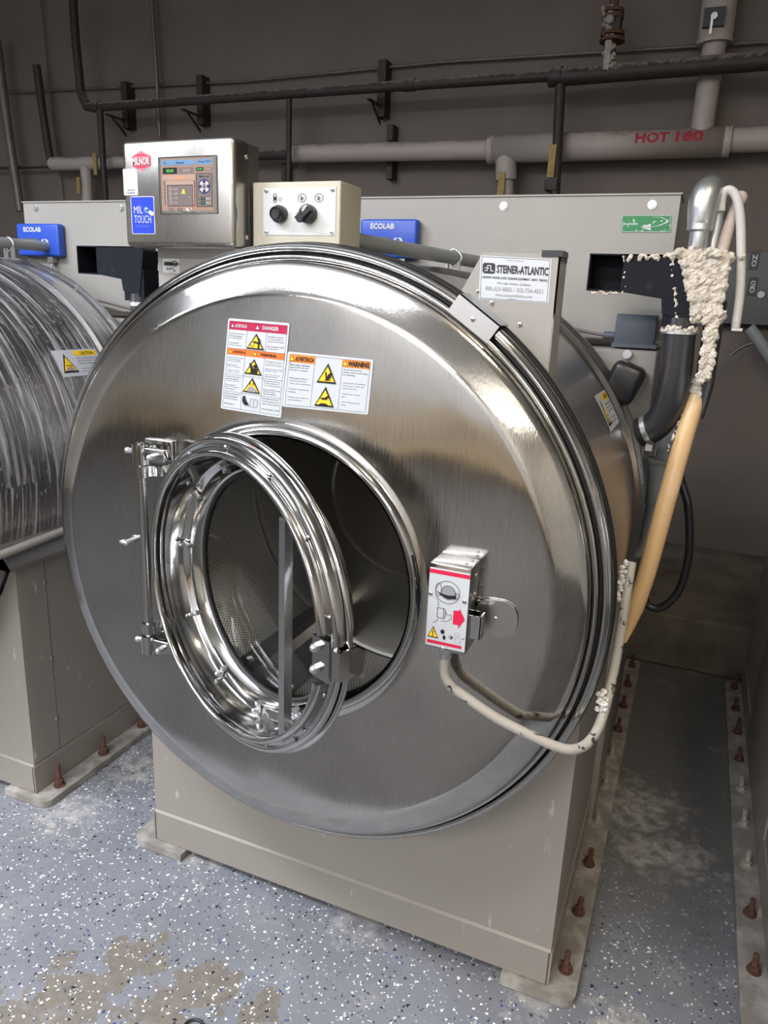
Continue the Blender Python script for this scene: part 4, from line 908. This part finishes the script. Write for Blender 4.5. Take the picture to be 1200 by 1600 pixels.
# tube running back along each washer's top
for (x, lab) in ((.018, 'grey conduit running back above the middle washer, behind the beige switch box'), (-1.450, 'grey conduit running back above the left washer')):
    t = thing('grey_conduit', (x, .5, 1.56), lab, 'conduit')
    z = 1.590 if x > 0 else 1.598
    (MB().cyl((-.034, .264, 1.588), (.083, .846, 1.582), .0165) if x > 0 else MB().cyl((x, .45, z), (x, .85, z+.005), .0165)).build('tube', 'grey_pipe', t)
    sd = MB(); ys = .70 if x > 0 else .66
    if x > 0: x, z = .054, 1.5835
    sd.tube([(x, ys, z-.022), (x+.022, ys, z), (x, ys, z+.021), (x-.022, ys, z), (x, ys, z-.022)], .003, smooth_path=4); sd.box((x-.018, ys-.006, z-.045), (x-.012, ys+.006, z-.01)); sd.box((x+.012, ys-.006, z-.045), (x+.018, ys+.006, z-.01)); sd.box((x-.03, ys-.012, z-.047), (x+.03, ys+.012, z-.043)); sd.build('strap', 'zinc', t)
# dispensers
def dispenser(px0, py0, px1, py1, label):
    y = .815; a = atY(px0, py0, y); b = atY(px1, py1, y)
    t = thing('chemical_dispenser', ((a.x+b.x)/2, y+.02, b.z), label, 'dispenser', 'blue dispensers on the grey cabinets')
    MB().box((a.x, y, b.z), (b.x, .849, a.z), bev=.008).build('body', 'ecoblue', t)
    s_ = Card(planar((a.x, y, a.z), (b.x-a.x, 0, 0), (0, 0, b.z-a.z), (0, -1, 0)))
    s_.text('ECOLAB', .19, .11, .61, .26, 'white', .04)
    s_.rect(.08, .46, .52, .80, 'ink_grey', 2)
    for an in range(4): s_.ring(.68, .62, .07, .15, .045, 'white', .55, an*PI/2+.25, (an+1)*PI/2-.25, h=3, n=6)
    s_.rect(.66, .58, .70, .66, 'white', 3)
    s_.mb.build('front_print', 'white', t)
    cb_ = MB(); cx_ = a.x+(b.x-a.x)*.72; cb_.box((cx_-.012, .825, b.z-.02), (cx_+.012, .845, b.z)); cb_.tube([(cx_, .835, b.z-.02), (cx_+.006, .82, b.z-.05), (cx_+.06, .80, b.z-.10), (cx_+.20, .78, b.z-.16)], .0035, smooth_path=6, n=8); cb_.build('cable', 'zinc', t)
dispenser(563, 342, 649, 404, 'blue dispenser right of the beige switch box, on the middle cabinet')
dispenser(24, 349, 93, 401, 'blue dispenser on the cabinet at the left edge')

# ---------------------------------------------------------------- square black overflow ducts
def duct(x, label, crusty):
    t = thing('overflow_duct', (x+.55, .63, 1.18), label, 'duct')
    d = MB(); x0, x1, z0, z1, y0, y1 = x+.410, x+.640, 1.512, 1.592, .600, .680; xm = x+.485; w_ = .003
    d.box((x0, y0, z1-w_), (x1, y1, z1)); d.box((x0, y0, z0), (xm, y1, z0+w_)); d.box((x0, y0, z0), (x0+w_, y1, z1)); d.box((x0, y1-w_, z0), (x1, y1, z1))
    d.prism([(xm, y0, z0), (x+.575, y0, z0-.012), (x+.58, y0, z0-.045), (x+.64, y0, z0-.06), (x1+.02, y0, z1-.01), (x1, y0, z1), (xm, y0, z1)], (0, .07, 0))
    d.box((x+.582, .603, 1.44), (x+.655, .672, 1.53))
    d.build('box_section', 'duct', t)
    p = MB(); p.tube([(x+.622, .632, 1.46), (x+.622, .632, 1.43), (x+.626, .634, 1.35), (x+.624, .638, 1.285), (x+.612, .645, 1.235), (x+.592, .652, 1.205), (x+.565, .66, 1.19)], .035, smooth_path=6, n=28); p.build('rubber_pipe', 'rubber', t)
    k = MB(); k.lathe([(.036, 0), (.0385, .001), (.0385, .012), (.036, .013)], (x+.622, .632, 1.437), (0, 0, -1), n=36); k.build('hose_clamp', 'zinc', t); k = MB(); k.lathe([(.036, 0), (.0385, .001), (.0385, .012), (.036, .013)], (x+.588, .653, 1.203), (-.87, .2, -.45), n=36)
    k.box((x+.585, .60, 1.158), (x+.60, .62, 1.172)); k.build('hose_clamp', 'zinc', t)
    MB().tube([(x+.690, .66, 1.50), (x+.690, .66, 1.31), (x+.68, .66, 1.24)], .021).build('side_pipe', 'rubber', t)
    return t
T = duct(0, 'black square duct with crusted elbow hose, right of the sign bracket', True)
duct(-1.515, 'black square duct with open mouth behind the control box, at the left', False)
cr = MB(); n = 0
def scatter(mb, a, b, r, cnt, size, mat=None):
    global n
    a = Vector(a); b = Vector(b)
    for k in range(cnt):
        t_ = random.random(); p_ = a.lerp(b, t_)+Vector([random.gauss(0, 1)*v for v in r]); n += 1; mb.lump(p_, size*random.uniform(.6, 1.3), mat, n, .3)
scatter(cr, (.60, .62, 1.594), (.70, .62, 1.594), (.012, .02, .004), 90, .009)
# crusted block: hollow-fronted box hanging down
def crust_sheet(mb, poly, y, thick, seed):
    rnd = random.Random(seed); ny = 0
    xs = [p[0] for p in poly]; zs = [p[1] for p in poly]
    x = min(xs)
    while x < max(xs):
        z = min(zs)
        while z < max(zs):
            ins = False; j = len(poly)-1
            for i in range(len(poly)):
                xi, zi = poly[i]; xj, zj = poly[j]
                if (zi > z) != (zj > z) and x < (xj-xi)*(z-zi)/(zj-zi)+xi: ins = not ins
                j = i
            if ins: mb.lump((x+rnd.uniform(-.003, .003), y+rnd.uniform(-thick, thick), z+rnd.uniform(-.003, .003)), rnd.uniform(.0045, .0085), None, rnd.randint(0, 9999), .35)
            z += .0065
        x += .0065
Q = lambda px, py, y=.595: (atY(px, py, y).x, atY(px, py, y).z)
crust_sheet(cr, [Q(*p) for p in ((1062, 400), (1142, 402), (1135, 440), (1130, 490), (1118, 540), (1112, 575), (1100, 600), (1088, 600), (1098, 560), (1103, 505), (1100, 490), (1094, 470), (1090, 500), (1082, 500), (1075, 460), (1070, 425))], .597, .006, 3)
scatter(cr, (.50, .598, 1.585), (.61, .598, 1.590), (.006, .003, .003), 40, .004)
for (pa, pb, c_) in (((922, 457), (974, 459), 26), ((975, 400), (975, 456), 10), ((1050, 400), (1056, 500), 24)): scatter(cr, atY(*pa, .599), atY(*pb, .599), (.002, .002, .002), c_, .003)
for k in range(40):
    a = random.uniform(PI, 2.1*PI); cr.lump((.622+.037*math.cos(a), .632+.037*math.sin(a), 1.436+random.uniform(-.006, .006)), .0045, None, k)
cr.box((.640, .602, 1.45), (.700, .68, 1.59))
def fuse(o, vs=.0026):
    m_ = o.modifiers.new('fuse', 'REMESH'); m_.mode = 'VOXEL'; m_.voxel_size = vs; m_.use_smooth_shade = False
    tx = bpy.data.textures.new('grain', 'CLOUDS'); tx.noise_scale = .006; d_ = o.modifiers.new('grain', 'DISPLACE'); d_.texture = tx; d_.strength = .006; d_.mid_level = .5; d_.texture_coords = 'LOCAL'; o['kind'] = 'stuff'; return o
fuse(cr.build('detergent_crust', 'crust', T))['label'] = 'cream coloured crust of dried detergent'
# white braided hoses and silver elbow
t = thing('conduit_elbow', (.632, .62, 1.59), 'silver cast elbow fitting standing on the crusted duct', 'fitting')
e = MB(); ex_ = atY(1096, 340, .62); c0 = Vector((.633, .62, 0))
e.lathe([(.016, 1.598), (.019, 1.606), (.019, 1.64), (.021, 1.642), (.027, 1.644), (.027, 1.656), (.024, 1.658)], c0, (0, 0, 1), n=32)
for k in range(4): e.lathe([(.014, 1.596+.006*k), (.017, 1.599+.006*k), (.014, 1.602+.006*k)], c0, (0, 0, 1), n=24)
e.build('coupling', 'zinc', t)
e = MB(); e.tube([(.633, .62, 1.656), (.633, .62, 1.69), (.636, .628, 1.715), (.642, .648, 1.728), (.65, .675, 1.722)], .028, smooth_path=6, n=24, rs=[.027, .031, .032, .030, .025]); e.ball((.634, .624, 1.704), .0325); e.build('elbow', 'zinc', t)
e = MB(); e.cyl((.664, .66, 1.60), (.664, .66, 1.70), .017); e.build('second_coupling', 'zinc', t)
h = MB(); h.tube([(.684, .64, 1.598), (.690, .645, 1.65), (.700, .655, 1.70), (.706, .668, 1.715), (.70, .69, 1.72)], .0125, smooth_path=6); tag(h.build('braided_hose', 'pinkhose'), 'thick pinkish braided hose rising from the crusted duct', 'hose')
h = MB(); pts = [atY(x, y, .63) for x, y in ((1126, 330), (1128, 308), (1135, 298), (1144, 299), (1152, 312), (1157, 345), (1158, 400), (1156, 460), (1149, 512))]; h.tube(pts, .0095, smooth_path=6)
ho = tag(h.build('white_hose', 'hose'), 'thin white braided hose arching over and hanging right of the duct', 'hose')
q = MB(); p = atY(1149, 514, .63); q.box((p.x-.008, .62, p.z-.004), (p.x+.014, .64, p.z+.002)); q.build('hose_end', 'zinc', ho)
# tan pipe
tp = MB(); a = atY(1090, 612, .66); b = atY(1050, 750, .60); c_ = atY(1015, 880, .55); d_ = atY(993, 950, .52); e_ = atY(976, 1004, .50)
tp.tube([a, b, c_, d_, e_], .021, smooth_path=5, rs=[.020, .0215, .0205, .019, .003], n=24); tpo = tag(tp.build('yellowed_pipe', 'tan'), 'tan yellowed plastic pipe leaning down from the crusted duct to the flange', 'pipe')
cr2 = MB(); scatter(cr2, a+Vector((-.004, -.01, .03)), a+Vector((0, -.01, 0)), (.010, .006, .006), 60, .006); scatter(cr2, a+Vector((-.02, 0, 0)), b+Vector((-.02, 0, .05)), (.002, .002, .002), 24, .003); fuse(cr2.build('crust_collar', 'crust', tpo), .0025)
# grey drain riser with coupling
t = thing('drain_riser', (.62, .80, .83), 'dark grey vertical drain pipe with coupling behind the tan pipe', 'pipe')
MB().tube([(.63, .80, 1.25), (.613, .80, .92), (.609, .80, .88), (.597, .80, .855), (.578, .80, .85)], .020, smooth_path=5).build('pipe', 'grey_pipe', t)
e = MB(); pa = atY(1030, 716, .80); pb = atY(1026, 788, .80); e.cyl(pa, pb, .027); e.lathe([(.027, 0), (.031, .003), (.031, .012), (.027, .014)], pa, (0, 0, -1), n=28); e.lathe([(.027, 0), (.031, .003), (.031, .012), (.027, .014)], pb+Vector((0, 0, .014)), (0, 0, -1), n=28); e.build('coupling', 'grey_pipe', t)
h = MB(); h.tube([(.655, .82, 1.25)]+[atY(x, y, .88) for x, y in ((1062, 735), (1075, 790), (1077, 860), (1062, 920), (1035, 948), (1012, 945), (1005, 915), (1010, 870), (1022, 800))], .011, smooth_path=8); tag(h.build('black_cable', 'black'), 'thick black cable hanging in a loop beside the tan pipe', 'cable')

# ---------------------------------------------------------------- pipes on the back wall
YP = 2.95
def pipe(name, pts, r, mat, label, cat='pipe', y=YP, smooth=0, parent=None):
    mb = MB(); mb.tube([atY(px, py, y) for px, py in pts], r, smooth_path=smooth, n=20)
    return tag(mb.build(name, mat), label, cat)
t = thing('steam_pipe', atY(600, 135, 2.83), 'long dusty dark iron pipe crossing the wall, rising at its left end', 'pipe')
mb = MB(); mb.tube([atY(*p, 2.83) for p in ((113, -20), (118, 60), (124, 120), (127, 145), (134, 161), (150, 167), (300, 157), (600, 136), (868, 118))], .026, smooth_path=5, n=20); mb.build('pipe_run', 'steam', t)
mb = MB(); mb.tube([atY(*p, 2.83) for p in ((862, 122), (1030, 108), (1260, 90))], .040, n=24); mb.tube([atY(868, 112, 2.83), atY(868, 128, 2.83)], .042, n=20); mb.build('pipe_run', 'steam', t)
mb = MB()
for (px, py) in ((150, 167), (868, 120), (640, 133)): p = atY(px, py, 2.83); MB().tube([p-Vector((.03, 0, 0)), p+Vector((.03, 0, 0))], .031 if px < 800 else .045, n=20).build('coupling', 'steam', t)
def drop(px0, py0, px1, py1, r, mat, label, y=2.83, name='drop_pipe'):
    return pipe(name, ((px0, py0), (px1, py1)), r, mat, label, y=y)
drop(156, 172, 166, 330, .020, 'steam', 'short dark iron drop pipe nearest the left bend of the long pipe')
drop(452, 155, 451, 300, .016, 'steam', 'thin dark drop pipe above the beige switch box')
t = drop(876, 128, 866, 330, .025, 'steam', 'dark drop pipe with yellow valve handle behind the grey cabinet')
p = atY(864, 252, 2.80); MB().box((p.x-.022, 2.79, p.z-.075), (p.x+.012, 2.80, p.z+.075)).build('valve_handle', 'yel_old', t)['label'] = 'faded yellow lever handle'
p = atY(862, 290, 2.84); MB().box((p.x-.03, 2.80, p.z-.03), (p.x+.035, 2.88, p.z+.03), bev=.008).build('valve_body', 'steam', t)
pipe('thin_conduit', ((-20, 146), (380, 127), (690, 97), (1240, 63)), .0085, 'thin', 'thin metal conduit running the wall above the long dark pipe', 'conduit', y=3.07)
pipe('thin_conduit', ((-20, 263), (86, 260), (200, 258)), .010, 'steam', 'thin dark conduit low on the wall at the left edge', 'conduit', y=3.0)
t = pipe('capped_riser', ((57, 102), (66, 170), (76, 235), (82, 262)), .026, 'steam', 'short dark riser pipe ending high on the left wall, near the left edge')
pipe('thin_cable', ((62, -10), (75, 120), (98, 310)), .006, 'thin', 'thin dark cable down the wall at the upper left', 'cable', y=3.07)
pipe('thin_conduit', ((236, -10), (244, 100), (250, 215)), .013, 'thin', 'vertical conduit on the wall above the steel control box', 'conduit', y=3.03)
pipe('grey_riser', ((-6, 60), (12, 200), (32, 330)), .030, 'thin', 'grey vertical pipe at the far left edge of the wall')
# white jacketed hot pipe
t = thing('hot_water_pipe', atY(800, 240, YP), 'long white jacketed pipe stencilled in red along the wall', 'pipe')
MB().tube([atY(456, 240, YP), atY(770, 234, YP)], .050, n=28).build('pipe_run', 'insul', t)
MB().tube([atY(1130, 220, YP), atY(1260, 214, YP)], .056, n=28).build('pipe_run', 'insul', t)
mb = MB(); A_, B_ = atY(763, 234, YP), atY(1143, 221, YP); mb.tube([A_, B_], .068, n=36); mb.lathe([(.068, 0), (.071, .004), (.071, .03), (.068, .034)], B_, ((A_-B_)), n=36); mb.lathe([(.068, 0), (.071, .004), (.071, .03), (.068, .034)], A_, ((B_-A_)), n=36); mj = mb.build('main_run', 'insul', t)
mb = MB(); p = atY(791, 240, YP); mb.cyl(p, atY(791, 282, YP), .056); mb.cyl(atY(791, 280, YP), atY(791, 330, YP), .040); mb.build('tee_drop', 'insul', t)
p = atY(785, 285, 2.90); MB().box((p.x-.02, 2.885, p.z-.09), (p.x+.015, 2.895, p.z+.05)).build('valve_handle', 'yel_old', t)
ax_ = (B_-A_).normalized()
def hmap(u, v, h):
    c0 = A_.lerp(B_, 0); L_ = (B_-A_).length; a_ = .95-1.15*v; s0 = .635; s1 = .895
    return A_+ax_*L_*(s0+(s1-s0)*u)+Vector((0, -math.cos(a_), math.sin(a_)))*(.0690+h)
s_ = Card(hmap); s_.text('HOT', 0, .28, .50, .92, 'stencil', .035, 1, 10); s_.text('180', .60, .28, 1, .92, 'stencil', .035, 1, 10)
s_.mb.build('stencil_lettering', 'stencil', t)['label'] = 'red stencilled words HOT 180'
# white vertical pipe with black box
t = thing('white_riser', atY(1100, 200, 2.95), 'white vertical pipe joining the hot water pipe at the upper right', 'pipe')
MB().tube([atY(1118, 60, YP), atY(1095, 212, YP)], .052, n=28).build('pipe_run', 'insul', t)
mb = MB(); mb.tube([atY(1128, -30, YP), atY(1117, 62, YP)], .076, n=32); mb.tube([atY(1117, 62, YP), atY(1116, 70, YP)], .079, n=32); mb.build('wide_run', 'insul', t)
p = atY(1116, 24, 2.83); mb = MB(); mb.box((p.x-.045, 2.85, p.z-.035), (p.x+.045, 2.88, p.z+.04)); mb.cyl((p.x, 2.85, p.z), (p.x, 2.83, p.z), .014, 'zinc'); mb.box((p.x-.012, 2.835, p.z-.07), (p.x-.002, 2.845, p.z), 'zinc'); mb.build('gauge_box', 'black', t)
# left white pipe
t = thing('white_pipe', atY(130, 260, YP), 'short white pipe with elbow turning down, left of the control box', 'pipe')
mb = MB(); mb.tube([atY(*p, YP) for p in ((82, 256), (110, 256), (170, 254))], .042, n=24); mb.ball(atY(84, 256, YP), .042); mb.tube([atY(170, 254, YP), atY(235, 252, YP)], .038); mb.build('run', 'insul', t)
mb = MB(); mb.tube([atY(134, 262, YP), atY(138, 330, YP)], .036, n=24); mb.build('drop', 'insul', t)
p = atY(124, 290, 2.90); MB().box((p.x-.014, 2.89, p.z-.05), (p.x+.012, 2.90, p.z+.05)).build('valve_handle', 'yel_old', t)
p = atY(150, 258, 2.90); MB().box((p.x-.014, 2.89, p.z-.06), (p.x+.012, 2.90, p.z+.07)).build('tag_strip', 'yel_old', t)
pipe('dark_stub', ((380, 243), (452, 241)), .030, 'steam', 'dark pipe stub between control box and white jacketed pipe')
# strut hangers
for (px, py0, py1, w_, lab) in ((195, 128, 201, .022, 'dark pipe bracket above the control box left edge'), (313, 118, 195, .022, 'dark pipe bracket above the control box right half'), (599, 94, 183, .024, 'dark pipe bracket in the middle of the wall'), (611, 195, 220, .018, 'small dark clamp just above the white jacketed pipe'), (610, 248, 280, .018, 'small dark clamp just below the white jacketed pipe'), (445, 255, 282, .014, 'tiny dark clamp left of the white jacketed pipe')):
    a = atY(px, py0, 3.03); b = atY(px, py1, 3.03); mb = MB(); mb.box((a.x-w_, 3.02, b.z), (a.x-w_+.005, 3.095, a.z)); mb.box((a.x+w_-.005, 3.02, b.z), (a.x+w_, 3.095, a.z)); mb.box((a.x-w_, 3.015, b.z), (a.x+w_, 3.021, a.z))
    if py1-py0 > 50:
        mz = atY(px, (py0+py1)/2, 2.83).z-.035; mb.box((a.x-.010, 2.84, mz-.008), (a.x+.010, 3.03, mz)); mb.prism([(a.x-.003, 2.88, mz-.006), (a.x-.003, 3.02, mz-.10), (a.x-.003, 3.02, mz-.08), (a.x-.003, 2.90, mz-.006)], (.006, 0, 0))
    tag(mb.build('pipe_bracket', 'steam'), lab, 'bracket')
# valve assembly above the pipe
t = thing('gate_valve', atY(956, 112, 2.83), 'rusty limescaled valve assembly standing on the long dark pipe', 'valve')
mb = MB(); mb.tube([atY(961, -20, 2.83), atY(953, 108, 2.83)], .022, n=16)
for (py, r_) in ((14, .05), (24, .05), (50, .055), (60, .058)):
    p = atY(959-py*.03, py, 2.83); mb.lathe([(.02, 0), (r_, .002), (r_, .016), (.02, .018)], p, (0, 0, -1), n=24)
mb.build('flanges', 'rust', t)
mb = MB(); p = atY(957, 36, 2.83); mb.box((p.x-.045, 2.80, p.z-.05), (p.x+.042, 2.87, p.z+.045), bev=.01); mb.build('valve_body', 'steam', t)
mb = MB(); p = atY(949, 78, 2.79); mb.box((p.x-.012, 2.79, p.z-.08), (p.x+.014, 2.80, p.z+.06)); mb.ball(atY(953, 30, 2.79), .02, n=8)
for k in range(40): pp = atY(950+random.uniform(-8, 10), 10+k*2.6, 2.80); mb.lump(pp, .009, None, k, .4)
mb.build('limed_handle', 'rust_pale', t)
# switch gear on the wall at the right
a = atY(1134, 393, 3.02); b = atY(1206, 512, 3.02)
t = thing('breaker_box', ((a.x+b.x)/2+.1, 3.05, b.z), 'dark grey-green electrical switch box on the wall at the right edge', 'electrical box')
MB().box((a.x-.03, 3.00, b.z+.01), (b.x+.25, 3.099, a.z), bev=.004).build('enclosure', 'panelbox', t)
for (px, py, wd, s__) in ((1179, 407, 'OZ', 1), (1176, 448, 'CRO', 1)):
    p = atY(px, py, 2.999); fn = planar((p.x-.022, 2.999, p.z-.045), (0, 0, .09), (.044, 0, 0), (0, -1, 0)); s_ = Card(fn); s_.rect(0, 0, 1, 1, 'ink', 1); s_.text(wd, .18, .25, .82, .75, 'white', .03, 3); s_.mb.build('name_plate', 'ink', t)
p = atY(1186, 457, 2.99); MB().cyl((p.x+.01, 3.0, p.z-.01), (p.x+.01, 2.985, p.z-.01), .016).build('indicator', 'white', t)
h = MB(); h.tube([atY(x, y, 2.97) for x, y in ((1140, 556), (1160, 542), (1185, 535), (1230, 532))], .008, smooth_path=5); tag(h.build('wall_cable', 'thin'), 'thin grey cable along the wall at the right edge, below the switch box', 'cable')
h = MB(); h.tube([atY(x, y, 2.97) for x, y in ((1170, 512), (1180, 524), (1195, 545), (1230, 600))], .03, smooth_path=5); tag(h.build('grey_flex', 'grey_pipe'), 'thick dark grey flexible conduit leaving the switch box downward', 'conduit')
# loop of black wire on the floor at the bottom edge
h = MB(); c0 = atZ(303, 1606, 0.004); h.tube([c0+Vector((.021*math.cos(a), .018*math.sin(a), 0)) for a in [k*.5 for k in range(12)]], .0028, smooth_path=4, n=10); tag(h.build('wire_loop', 'black'), 'black wire loop lying on the floor at the bottom edge', 'wire')

# textures of the setting use world-sized coordinates: keep those origins at zero
for nme in ('floor', 'wall_back', 'trim_1'):
    o = bpy.data.objects[nme]; v = o.location.copy(); o.data.transform(Matrix.Translation(v)); o.location = (0, 0, 0)
